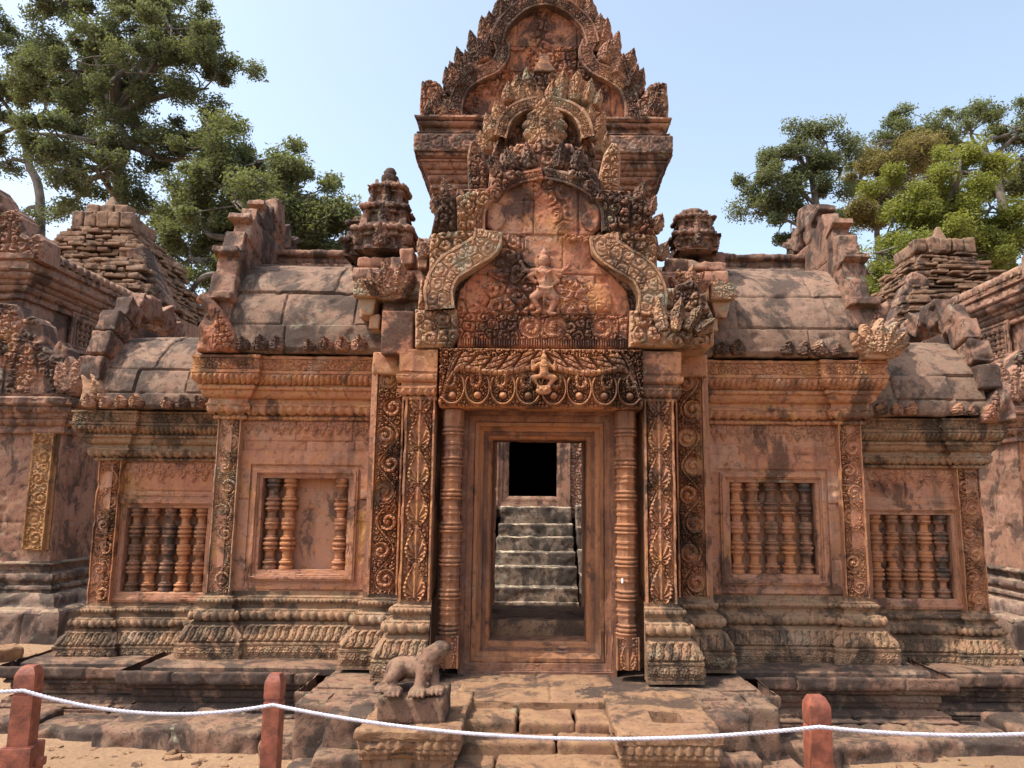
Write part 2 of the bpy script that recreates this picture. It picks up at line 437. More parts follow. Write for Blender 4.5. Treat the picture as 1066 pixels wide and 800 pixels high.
def tube(mb, pts, rad, n=8, er=0.0, tint=.5):
    P = np.asarray(pts, float); R = np.broadcast_to(np.asarray(rad, float), (len(P),))
    T = np.gradient(P, axis=0); T /= np.linalg.norm(T, axis=1, keepdims=True) + 1e-9
    up = np.array((0.13, .21, 1.0)); S = np.cross(T, up); bad = np.linalg.norm(S, axis=1) < .15; S[bad] = np.cross(T[bad], (1, 0, 0))
    S /= np.linalg.norm(S, axis=1, keepdims=True); Q = np.cross(S, T); a = np.linspace(0, 2 * math.pi, n, endpoint=False)
    V = P[:, None] + R[:, None, None] * (np.cos(a)[None, :, None] * S[:, None] + np.sin(a)[None, :, None] * Q[:, None])
    if er: V = V + (erosion(V, er))[..., None] * (V - P[:, None]) / (R[:, None, None] + 1e-6)
    m = len(P); i = np.arange(m - 1)[:, None]; j = np.arange(n)[None]; j2 = (j + 1) % n
    F = np.stack([(i * n + j).ravel(), (i * n + j2).ravel(), ((i + 1) * n + j2).ravel(), ((i + 1) * n + j).ravel()], 1)[:, ::-1]
    mb.add(V.reshape(-1, 3), [F, np.arange(n)[None], (np.arange(n) + (m - 1) * n)[::-1][None]], tint); return mb

def smoothpath(pts, n=60):
    """Catmull-Rom through 2D/3D points"""
    P = np.asarray(pts, float); P = np.concatenate([[2 * P[0] - P[1]], P, [2 * P[-1] - P[-2]]])
    out = []; m = len(P) - 3; per = max(2, n // m)
    for i in range(m):
        p0, p1, p2, p3 = P[i:i + 4]
        for t in np.linspace(0, 1, per, endpoint=False):
            out.append(.5 * (2 * p1 + (p2 - p0) * t + (2 * p0 - 5 * p1 + 4 * p2 - p3) * t * t + (3 * p1 - p0 - 3 * p2 + p3) * t ** 3))
    out.append(P[-2]); return np.array(out)

def leaf_geo(mb, pos, ang, w, h, th=.05, curl=0.0, y=0.0, seed=0, tint=.5, res=.007, B=XF, lean=0.0):
    """flame-shaped carved stone leaf standing in the plane B at pos(u,v), tip towards ang"""
    nu = max(9, int(w / res) | 1); nv = max(12, int(h / res))
    s, t = np.meshgrid(np.linspace(-1, 1, nu), np.linspace(0, 1, nv), indexing='ij')
    wd = w / 2 * (np.where(t < .35, .72 + .28 * np.sin(t / .35 * math.pi / 2), np.cos(np.clip((t - .35) / .65, 0, 1) * math.pi / 2) ** .85) + .012)
    lob = .92 + .20 * np.abs(np.sin(t * 4.5 * math.pi + seed)) * (t < .92)
    x = s * wd * lob + curl * w * t ** 2.2; zz = t * h
    rib = .55 * np.exp(-(s / .16) ** 2) + .35 * (.5 + .5 * np.cos((np.abs(s) * 2.2 - t * 5.5 + .3) * 2 * math.pi)) * (np.abs(s) < .9)
    f2 = foliage(x + seed * .37, zz, min(w * .36, .055), seed)
    bulge = np.sqrt(np.clip(1 - s ** 2, 0, 1)) * sst(0, .06, 1 - t)
    yo = th * .40 * bulge + (.022 * rib + .022 * f2) * (.3 + .7 * bulge) * min(1, w / .1) + lean * t * t
    ca, sa = math.cos(ang), math.sin(ang)
    u = pos[0] + x * ca + zz * sa; v = pos[1] - x * sa + zz * ca
    U, Vv, N = B; O = np.array((0, y, 0.)) if B is XF else np.asarray(y, float)
    P = O + u[..., None] * U + v[..., None] * Vv + yo[..., None] * N
    Pb = O + u[..., None] * U + v[..., None] * Vv + (lean * t * t - th * .5 * (.25 + .75 * bulge))[..., None] * N
    P = P + erosion(P, 1.0)[..., None] * N
    Fq = gridf(nu, nv); n = nu * nv
    Bd = boundary(Fq); sk = np.stack([Bd[:, 1], Bd[:, 0], Bd[:, 0] + n, Bd[:, 1] + n], 1)
    mb.add(np.concatenate([P.reshape(-1, 3), Pb.reshape(-1, 3)]), [np.concatenate([Fq, Fq[:, ::-1] + n, sk])], tint); return mb

def remeshed(name, mb, mat, parent, vox=.012, smooth=4, er=True):
    """melt overlapping volumes into one continuous weathered surface"""
    o = mb.build(name, mat, None)
    m = o.modifiers.new('r', 'REMESH'); m.mode = 'VOXEL'; m.voxel_size = vox
    if smooth:
        s = o.modifiers.new('s', 'SMOOTH'); s.factor = .5; s.iterations = smooth
    dg = bpy.context.evaluated_depsgraph_get(); dg.update()
    ev = o.evaluated_get(dg); me2 = bpy.data.meshes.new_from_object(ev)
    old = o.data; o.modifiers.clear(); o.data = me2; bpy.data.meshes.remove(old); me2.name = name
    n = len(me2.vertices); co = np.zeros(n * 3, np.float32); me2.vertices.foreach_get('co', co); co = co.reshape(-1, 3).astype(float)
    if er:
        nn = np.zeros(n * 3, np.float32); me2.vertices.foreach_get('normal', nn); co += erosion(co, .6)[:, None] * nn.reshape(-1, 3)
        me2.vertices.foreach_set('co', co.astype(np.float32).ravel())
    if 'tint' not in me2.attributes:
        a = me2.attributes.new('tint', 'FLOAT', 'POINT'); a.data.foreach_set('value', np.full(n, .5, np.float32))
    me2.polygons.foreach_set('use_smooth', np.full(len(me2.polygons), True)); me2.update()
    if not me2.materials: me2.materials.append(mat)
    if parent: o.parent = parent
    return o

def ell(mb, c, r, rot=(0, 0, 0), n=14):
    th = np.linspace(0, math.pi, n); ph = np.linspace(0, 2 * math.pi, n * 2, endpoint=False)
    T, Pp = np.meshgrid(th, ph, indexing='ij')
    V = np.stack([np.sin(T) * np.cos(Pp) * r[0], np.sin(T) * np.sin(Pp) * r[1], np.cos(T) * r[2]], -1).reshape(-1, 3)
    R = np.array(Matrix.Rotation(rot[2], 3, 'Z') @ Matrix.Rotation(rot[1], 3, 'Y') @ Matrix.Rotation(rot[0], 3, 'X'))
    V = V @ R.T + np.asarray(c); m = 2 * n
    i = np.arange(n - 1)[:, None]; j = np.arange(m)[None]; j2 = (j + 1) % m
    F = np.stack([(i * m + j).ravel(), ((i + 1) * m + j).ravel(), ((i + 1) * m + j2).ravel(), (i * m + j2).ravel()], 1)
    mb.add(V, F); return mb

# ------------------------------------------------------------------ objects
def tag(o, label=None, cat=None, group=None, kind=None):
    if label: o['label'] = label
    if cat: o['category'] = cat
    if group: o['group'] = group
    if kind: o['kind'] = kind
    return o
def thing(name, label, cat, loc=(0, 0, 0), group=None):
    o = bpy.data.objects.new(name, None); COL.objects.link(o); o.empty_display_size = .3
    return tag(o, label, cat, group)
def base_origin(o, loc):
    """put a thing's Empty at its base without moving its parts"""
    o.location = loc; M = Matrix.Translation(loc).inverted()
    for c in o.children: c.matrix_parent_inverse = M

# ------------------------------------------------------------------ materials
def N_(nt, t, **k):
    n = nt.nodes.new(t)
    for a, b in k.items(): setattr(n, a, b)
    return n
def math_(nt, op, a, b=None, clamp=False):
    n = nt.nodes.new('ShaderNodeMath'); n.operation = op; n.use_clamp = clamp
    for i, x in enumerate((a, b)):
        if x is None: continue
        if isinstance(x, (int, float)): n.inputs[i].default_value = x
        else: nt.links.new(x, n.inputs[i])
    return n.outputs[0]
def mix_(nt, f, a, b, mode='MIX'):
    n = nt.nodes.new('ShaderNodeMix'); n.data_type = 'RGBA'; n.blend_type = mode
    for s, x in ((0, f), (6, a), (7, b)):
        if isinstance(x, (int, float)): n.inputs[s].default_value = x
        elif isinstance(x, tuple): n.inputs[s].default_value = (x[0], x[1], x[2], 1)
        else: nt.links.new(x, n.inputs[s])
    return n.outputs[2]
def noise_(nt, vec, scale, detail=4, rough=.55, dist=0.0):
    n = nt.nodes.new('ShaderNodeTexNoise'); n.inputs['Scale'].default_value = scale; n.inputs['Detail'].default_value = detail
    n.inputs['Roughness'].default_value = rough; n.inputs['Distortion'].default_value = dist
    if vec is not None: nt.links.new(vec, n.inputs['Vector'])
    return n.outputs[0]
def ramp_(nt, x, a, b):
    n = nt.nodes.new('ShaderNodeMapRange'); n.interpolation_type = 'SMOOTHSTEP'
    nt.links.new(x, n.inputs[0]); n.inputs[1].default_value = a; n.inputs[2].default_value = b
    return n.outputs[0]
def map_(nt, vec, scale, loc=(0, 0, 0)):
    n = nt.nodes.new('ShaderNodeMapping'); n.inputs['Scale'].default_value = scale; n.inputs['Location'].default_value = loc
    nt.links.new(vec, n.inputs['Vector']); return n.outputs[0]

def stone(name, c1, c2, c3, dark=.4, streak=.5, lichen=.2, dust=.25, darkc=(.035, .028, .026), lichc=(.36, .36, .27), dustc=(.45, .32, .20), bump=.75, off=0.0, yel=0.0, pale=.35):
    m = bpy.data.materials.new(name); m.use_nodes = True; nt = m.node_tree; L = nt.links
    bs = nt.nodes['Principled BSDF']; bs.inputs['Roughness'].default_value = .88; bs.inputs['Specular IOR Level'].default_value = .25
    geo = N_(nt, 'ShaderNodeNewGeometry'); pos = map_(nt, geo.outputs['Position'], (1, 1, 1), (off, off * .7, off * .3))
    ti = N_(nt, 'ShaderNodeAttribute', attribute_name='tint').outputs['Fac']
    n1 = noise_(nt, pos, 1.7, 5, .6, .3); n2 = noise_(nt, pos, 9, 5, .62); n3 = noise_(nt, pos, 70, 4, .7)
    f1 = math_(nt, 'ADD', math_(nt, 'MULTIPLY', math_(nt, 'SUBTRACT', n1, .5), 1.6), math_(nt, 'ADD', math_(nt, 'MULTIPLY', math_(nt, 'SUBTRACT', ti, .5), 1.25), .5), True)
    col = mix_(nt, f1, c1, c2)
    col = mix_(nt, ramp_(nt, n2, .42, .72), col, c3)
    if yel:
        ny = noise_(nt, map_(nt, pos, (1, 1, .8), (7, 3, 1)), 2.3, 4, .55)
        col = mix_(nt, math_(nt, 'MULTIPLY', ramp_(nt, ny, .58, .70), yel), col, (.50, .27, .07))
    col = mix_(nt, math_(nt, 'MULTIPLY', ramp_(nt, n3, .35, .75), .18), col, mix_(nt, .5, col, (.62, .42, .30)))
    pp = noise_(nt, map_(nt, pos, (1, 1, 1.3), (5.5, 2.2, 7.1)), 2.7, 8, .66, .3)
    col = mix_(nt, math_(nt, 'MULTIPLY', ramp_(nt, pp, .56, .66), pale), col, (.47, .37, .29))
    # dust on what faces up; shrine treads also get painted-in sun this way
    sep = N_(nt, 'ShaderNodeSeparateXYZ'); L.new(geo.outputs['Normal'], sep.inputs[0])
    up = ramp_(nt, sep.outputs['Z'], .45, .95)
    col = mix_(nt, math_(nt, 'MULTIPLY', up, math_(nt, 'MULTIPLY', ramp_(nt, n2, .3, .6), dust)), col, dustc)
    # black crust: patches and rain streaks
    pd = noise_(nt, map_(nt, pos, (1, 1, .8), (3.1, 1.7, 9.2)), 3.0, 12, .70, .5)
    ps = noise_(nt, map_(nt, pos, (6.0, 6.0, .8)), 1.4, 5, .6)
    a1 = math_(nt, 'MULTIPLY', ramp_(nt, pd, .61 - .20 * dark, .675 - .165 * dark), min(1.0, .70 + .35 * dark))
    a2 = math_(nt, 'MULTIPLY', ramp_(nt, ps, .60 - .12 * streak, .78 - .08 * streak), .75 * streak)
    sp_ = noise_(nt, pos, 24, 8, .75, .8); a3 = math_(nt, 'MULTIPLY', ramp_(nt, sp_, .575 - .06 * dark, .64 - .06 * dark), .45 + .45 * dark)
    a1 = math_(nt, 'MAXIMUM', a1, a3)
    dk = math_(nt, 'MULTIPLY', math_(nt, 'MAXIMUM', a1, a2), math_(nt, 'ADD', math_(nt, 'MULTIPLY', n3, .9), .45), True)
    col = mix_(nt, math_(nt, 'MULTIPLY', dk, .93), col, darkc)
    if lichen:
        pl = noise_(nt, map_(nt, pos, (1, 1, 1), (11, 5, 2)), 5.2, 8, .72, .3)
        lm = math_(nt, 'MULTIPLY', ramp_(nt, pl, .66 - .24 * lichen, .74 - .2 * lichen), .8)
        col = mix_(nt, lm, col, mix_(nt, n2, lichc, (lichc[0] * .6, lichc[1] * .62, lichc[2] * .55)))
    col = mix_(nt, 1.0, col, (STONE_K, STONE_K * .99, STONE_K * .97), 'MULTIPLY')
    L.new(col, bs.inputs['Base Color'])
    b1 = math_(nt, 'ADD', math_(nt, 'MULTIPLY', noise_(nt, pos, 38, 6, .7), .6), math_(nt, 'MULTIPLY', noise_(nt, pos, 150, 3, .7), .3))
    vo = N_(nt, 'ShaderNodeTexVoronoi'); vo.inputs['Scale'].default_value = 85; L.new(pos, vo.inputs['Vector'])
    b1 = math_(nt, 'ADD', b1, math_(nt, 'MULTIPLY', ramp_(nt, vo.outputs['Distance'], 0, .35), .22))
    bp = N_(nt, 'ShaderNodeBump'); bp.inputs['Strength'].default_value = bump; bp.inputs['Distance'].default_value = .012
    L.new(b1, bp.inputs['Height']); L.new(bp.outputs[0], bs.inputs['Normal'])
    return m

M = {}
STONE_K = .83          # measured weathered sandstone is a little darker than fresh stone
M['wall'] = stone('pink_sandstone', (.42, .180, .105), (.48, .255, .170), (.50, .23, .11), .42, .80, .12, .3, yel=.65, pale=.30)
M['carved'] = stone('carved_sandstone', (.46, .185, .084), (.43, .205, .125), (.52, .26, .11), .50, .65, .12, .2, yel=.35, off=3, pale=.35)
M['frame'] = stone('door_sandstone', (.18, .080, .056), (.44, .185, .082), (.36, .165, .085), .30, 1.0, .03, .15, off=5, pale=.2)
M['base'] = stone('base_sandstone', (.29, .165, .095), (.35, .195, .115), (.29, .20, .12), .62, .5, .26, .15, off=8, darkc=(.036, .030, .025), dustc=(.38, .27, .16), lichc=(.37, .33, .22))
M['plinth'] = stone('plinth_sandstone', (.19, .105, .074), (.24, .13, .088), (.18, .12, .08), .80, .5, .14, .45, off=13, darkc=(.04, .031, .028), dustc=(.31, .20, .12), pale=.2)
M['roof'] = stone('roof_sandstone', (.215, .130, .092), (.275, .17, .122), (.20, .14, .10), .64, .6, .26, .03, off=17, lichc=(.28, .255, .19), pale=.2)
M['crest'] = stone('crest_sandstone', (.27, .140, .098), (.33, .175, .12), (.29, .19, .135), .84, .6, .30, .25, off=21, lichc=(.37, .34, .26), pale=.4)
M['upper'] = stone('upper_sandstone', (.37, .170, .108), (.42, .23, .165), (.43, .235, .135), .82, .55, .38, .2, off=25, yel=.25, lichc=(.42, .38, .30), pale=.5)
M['red'] = stone('red_sandstone', (.42, .145, .074), (.38, .165, .105), (.47, .21, .10), .74, .6, .04, .2, off=29, yel=.35, pale=.3)
M['lich'] = stone('lichened_sandstone', (.42, .22, .135), (.44, .26, .16), (.44, .27, .15), .40, .4, .55, .2, off=33, lichc=(.44, .40, .31))
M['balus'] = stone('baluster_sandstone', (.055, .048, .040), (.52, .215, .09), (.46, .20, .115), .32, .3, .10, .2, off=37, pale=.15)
M['lib'] = stone('library_sandstone', (.28, .140, .095), (.36, .195, .14), (.34, .195, .12), .58, .8, .14, .3, off=41)
M['libb'] = stone('library_base_stone', (.20, .125, .10), (.25, .16, .12), (.22, .17, .13), .7, .5, .2, .5, off=45)
M['gold'] = stone('ochre_sandstone', (.38, .200, .075), (.36, .175, .08), (.40, .23, .10), .42, .5, .05, .2, off=47)
M['later'] = stone('laterite', (.22, .125, .082), (.29, .165, .105), (.26, .175, .115), .5, .2, .35, .4, off=51, bump=1.0, lichc=(.34, .30, .21))
M['step'] = stone('worn_step_stone', (.26, .145, .082), (.23, .12, .072), (.30, .175, .09), .55, .3, .1, .35, off=55, dustc=(.36, .225, .125), pale=.15)
M['shrine'] = stone('shrine_step_stone', (.20, .15, .115), (.26, .19, .145), (.22, .18, .14), .85, .2, .3, 1.0, off=59, dustc=(.66, .54, .38))  # pale dust colour also paints in sunlit treads; extra crust, the shaded risers

def simple(name, col, rough=.6, noise=.12, scale=30, bump=.1):
    m = bpy.data.materials.new(name); m.use_nodes = True; nt = m.node_tree; bs = nt.nodes['Principled BSDF']
    geo = N_(nt, 'ShaderNodeNewGeometry'); n = noise_(nt, geo.outputs['Position'], scale, 5, .6)
    c2 = tuple(max(0, x * (1 - 2.2 * noise)) for x in col); c3 = tuple(min(1, x * (1 + noise)) for x in col)
    nt.links.new(mix_(nt, ramp_(nt, n, .3, .7), c2, c3), bs.inputs['Base Color']); bs.inputs['Roughness'].default_value = rough
    bp = N_(nt, 'ShaderNodeBump'); bp.inputs['Strength'].default_value = bump; bp.inputs['Distance'].default_value = .004
    nt.links.new(noise_(nt, geo.outputs['Position'], scale * 4, 4, .7), bp.inputs['Height']); nt.links.new(bp.outputs[0], bs.inputs['Normal'])
    return m
M['post'] = simple('red_brown_paint', (.25, .072, .040), .6, .22, 22, .5)
M['rope'] = simple('white_rope', (.47, .45, .52), .6, .12, 60, .3)
M['dark'] = simple('painted_dark_interior', (.03, .025, .02), .9)  # near-black colour stands in for the shade of the unlit room
M['white'] = simple('white_sticker', (.8, .8, .78), .6)
M['bark'] = simple('grey_bark', (.145, .125, .105), .9, .3, 3, .6)

def leafmat(name, c1, c2, trans=.35):
    m = bpy.data.materials.new(name); m.use_nodes = True; nt = m.node_tree
    for n in list(nt.nodes): nt.nodes.remove(n)
    out = N_(nt, 'ShaderNodeOutputMaterial'); geo = N_(nt, 'ShaderNodeNewGeometry')
    ti = N_(nt, 'ShaderNodeAttribute', attribute_name='tint').outputs['Fac']
    n = noise_(nt, geo.outputs['Position'], .55, 3, .5)
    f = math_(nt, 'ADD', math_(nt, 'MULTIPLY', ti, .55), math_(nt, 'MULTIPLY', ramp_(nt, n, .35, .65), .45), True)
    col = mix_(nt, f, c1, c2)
    d = N_(nt, 'ShaderNodeBsdfPrincipled'); d.inputs['Roughness'].default_value = .55; d.inputs['Specular IOR Level'].default_value = .3
    t = N_(nt, 'ShaderNodeBsdfTranslucent'); mx = N_(nt, 'ShaderNodeMixShader'); mx.inputs[0].default_value = trans
    nt.links.new(col, d.inputs['Base Color'])
    nt.links.new(mix_(nt, 1.0, col, (1.0, 1.0, .45), 'MULTIPLY'), t.inputs['Color'])
    nt.links.new(d.outputs[0], mx.inputs[1]); nt.links.new(t.outputs[0], mx.inputs[2]); nt.links.new(mx.outputs[0], out.inputs[0])
    return m
M['dryleaf'] = leafmat('dry_leaf_litter', (.16, .085, .04), (.34, .22, .11), .2)
M['leaf_dark'] = leafmat('dark_green_leaves', (.105, .130, .085), (.175, .19, .12), .5)  # greyed and lightened: hazy air is put into the leaf colour
M['leaf_mid'] = leafmat('mid_green_leaves', (.115, .14, .082), (.19, .205, .115), .5)  # same haze painted into these leaves as a greyer green
M['leaf_yel'] = leafmat('yellow_green_leaves', (.17, .205, .055), (.29, .30, .095), .5)
M['leaf_brn'] = leafmat('olive_brown_leaves', (.17, .15, .07), (.26, .21, .105), .45)

# ------------------------------------------------------------------ ground
def hgrid(name, x0, x1, y0, y1, z, mat, res, amp, parent=None, rowl=None, jw=.5, seed=0, depth=.05):
    mb = MB(); B = (np.array((1., 0, 0)), np.array((0, 1., 0)), np.array((0, 0, 1.)))
    def hf(u, v):
        h = np.zeros_like(u)
        if rowl is not None:
            g, t, o = blocks(u, v, rowl, jw, seed, .006); h = -.012 * g + (o - .5) * .012
        return h
    def tf(u, v): return blocks(u, v, rowl, jw, seed)[1] if rowl is not None else np.full_like(u, .5)
    panel(mb, (0, 0, z), B, x0, x1, y0, y1, hf, depth=depth, res=res, er=amp, tintf=tf)
    return mb.build(name, mat, parent)

GZ = .25
gm = bpy.data.materials.new('dry_earth'); gm.use_nodes = True; nt = gm.node_tree; bs = nt.nodes['Principled BSDF']; bs.inputs['Roughness'].default_value = .95
geo = N_(nt, 'ShaderNodeNewGeometry'); P_ = geo.outputs['Position']
c = mix_(nt, ramp_(nt, noise_(nt, P_, .8, 6, .6), .35, .65), (.235, .140, .075), (.32, .20, .11))
c = mix_(nt, ramp_(nt, noise_(nt, P_, 7, 6, .7), .5, .7), c, (.25, .15, .09))
c = mix_(nt, math_(nt, 'MULTIPLY', ramp_(nt, noise_(nt, P_, 45, 3, .7), .58, .68), .6), c, (.42, .31, .20))
nt.links.new(c, bs.inputs['Base Color'])
bp = N_(nt, 'ShaderNodeBump'); bp.inputs['Strength'].default_value = .8; bp.inputs['Distance'].default_value = .03
nt.links.new(math_(nt, 'ADD', noise_(nt, P_, 24, 8, .75), noise_(nt, P_, 3, 3, .6)), bp.inputs['Height']); nt.links.new(bp.outputs[0], bs.inputs['Normal'])
mb = MB(); xs = np.concatenate([-np.geomspace(900, 9, 24), np.linspace(-8, 8, 180), np.geomspace(9, 900, 24)])
ys = np.concatenate([-np.geomspace(900, 4, 20) + 3, np.linspace(0, 12, 140), np.geomspace(13, 900, 24)])
gx, gy = np.meshgrid(xs, ys, indexing='ij'); Pg = np.stack([gx, gy, np.zeros_like(gx)], -1)
Pg[..., 2] = GZ + (vn(Pg, 1.3, 2) - .5) * .05 + (vn(Pg, .3, 3) - .5) * .03
mb.add(Pg, gridf(len(xs), len(ys))); tag(mb.build('ground', gm), kind='structure')

# ------------------------------------------------------------------ the gate building (gopura)
G = thing('temple_gate', 'carved pink sandstone temple gate with a tall tiered gable over its open doorway', 'temple')
def mir(path, s): return path if s > 0 else [(-x, y) for x, y in path][::-1]
def side(s): return XR if s > 0 else XL
def su(s, y): return y if s > 0 else -y

def base_prof(z, h, out, res=.008):
    k = h / .36; o = out
    return (Prof(o, z, res).f(0, .014 * k).f(-.005, .002).f(0, .066 * k, b_flower, .018).f(.006, .002).f(0, .012 * k).f(-.012, .004)
            .c(-.34 * o, .085 * k, b_leaf, .022).f(-.10 * o, .004).f(0, .010 * k).f(-.10 * o, .006 * k).f(0, .012 * k).f(.14 * o, .002)
            .t(.034 * k, .011, b_lotus, .015).f(-.10 * o, .002).f(0, .008 * k).f(-.22 * o, .010 * k).f(0, .022 * k).f(.10 * o, .002).f(0, .006 * k)
            .t(.020 * k, .006, b_beads, .007).f(-.08 * o, .002).f(0, .008 * k).f(-.18 * o, .006 * k).f(0, .022 * k))
def cornice_prof(z, h, out, res=.008):
    k = h / .49
    return (Prof(0, z, res).f(.022, 0).t(.030 * k, .010, b_beads, .007).f(-.008, 0).f(0, .018 * k).f(.03, 0)
            .q(.028, .048 * k, b_lotus, .016, convex=False).f(.006, 0).f(0, .014 * k).f(-.02, .008 * k).f(0, .03 * k)
            .q(.045, .060 * k, convex=False).f(.008, 0).t(.030 * k, .008, b_beads, .004).f(-.008, .0).f(0, .02 * k)
            .q(.05, .065 * k, b_leaf, .016, convex=False).f(.01, 0).f(0, .022 * k).f(-.012, 0).f(0, .085 * k, b_fol, .016).f(.012, 0).f(0, out * 0 + .02 * k)
            .f(-.03, .004))

def wall_h(seed, rows, jw, frieze=None):
    def hf(u, v):
        g, t, o = blocks(u, v, rows, jw, seed); h = -.009 * g + (o - .5) * .008
        if frieze: h = h + np.where((v > frieze[0]) & (v < frieze[1]), .018 * b_pend(u, np.clip((v - frieze[0]) / (frieze[1] - frieze[0]), 0, 1), frieze[1] - frieze[0]), 0)
        return h
    return hf, (lambda u, v: blocks(u, v, rows, jw, seed)[1])

def carved_panel(mb, x0, x1, z0, z1, y, pat, amp=.020, depth=.08, seed=0, B=XF, O=None, res=.0037):
    cx = (x0 + x1) / 2; Wd = x1 - x0; H = z1 - z0
    hf = lambda u, v: amp * (pat(u - cx, v - z0, Wd, H, seed) - .5) * (.72 + .5 * vn(np.stack([u, v, u * 0], -1), .12, seed))
    def tf(u, v): return blocks(u, v, np.linspace(z0, z1, 5)[1:-1] + .03, 9, seed)[1] * .6 + .2
    panel(mb, O if O is not None else (0, y, 0), B, x0, x1, z0, z1, hf, depth, res, tintf=tf)

# window > balusters
bal_prof = []
def baluster_profile(h, r):
    P = [(r * .9, 0)]; z = 0
    seq = [(.05, 1.0), (.02, .82), (.03, 1.04), (.02, .8), (.085, .66), (.02, .8), (.028, 1.05), (.02, .84), (.04, 1.1), (.02, .82), (.028, 1.05), (.02, .78), (.07, .64)]
    seq = seq + [(.05, .98), (.03, 1.08), (.05, .98)] + seq[::-1]
    tot = sum(a for a, _ in seq)
    for a, q in seq:
        d = a / tot * h
        P += [(r * q * .93, z + d * .06), (r * q, z + d * .3), (r * q, z + d * .7), (r * q * .93, z + d * .94)]; z += d
    return P
def window(cx, y, w, h, z0, present, label=None, blank=None):
    mb = MB()
    path = [(cx - w / 2, z0), (cx + w / 2, z0), (cx + w / 2, z0 + h), (cx - w / 2, z0 + h)]
    pr = Prof(.105, -.01, .007).f(0, .016).f(-.012, 0).f(0, -.006).f(-.022, 0).f(0, .020).f(-.014, 0).f(0, .008).f(-.018, 0).f(0, -.012).f(-.012, 0).f(0, -.012).f(-.02, -.002).f(-.004, -.02).f(0, -.09)
    sweep(mb, path, pr, (np.array((1., 0, 0)), np.array((0, 0, 1.)), np.array((0, -1., 0))), (0, y, 0), closed=True, res=.012, er=.7)
    def bh(u, v): return -.0 * u
    panel(mb, (0, y + .115, 0), XF, cx - w / 2 - .03, cx + w / 2 + .03, z0 - .03, z0 + h + .03, bh, .02, .014, er=.8, tint=.7)
    o = mb.build('window', M['wall'] , G)
    if label: o['label'] = label
    n = 5; r = w / n * .40
    for i in range(n):
        if i not in present: continue
        m2 = MB(); tt = [.85, .62, .35, .75, .1][(i + (1 if cx < 0 else 0) * 2 + int(y * 10) % 3) % 5]
        P = baluster_profile(h + .004, r * (1 + .05 * (random.random() - .5)))
        lathe(m2, (cx - w / 2 + (i + .5) * w / n + random.uniform(-.006, .006), y + .055, z0 - .002), P, 22, .55,
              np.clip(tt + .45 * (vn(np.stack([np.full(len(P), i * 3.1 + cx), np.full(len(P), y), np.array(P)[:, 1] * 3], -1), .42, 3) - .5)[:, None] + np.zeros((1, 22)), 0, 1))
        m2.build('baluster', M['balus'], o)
    return o

def eave_knobs(parent, xs, y, z, r=.048):
    for x in xs:
        mb = MB(); k = random.uniform(.85, 1.12)
        leaf_geo(mb, (x, z - .012), random.uniform(-.06, .06), r * 2.1 * k, r * 2.2 * k, .075, 0, y - .006, int(x * 50) % 17, random.random(), res=.006)
        ell(mb, (x, y - .026, z + r * .62 * k), (r * .52, .022, r * .56), n=8)
        mb.build('eave_knob', M['upper'], parent, angle=60)

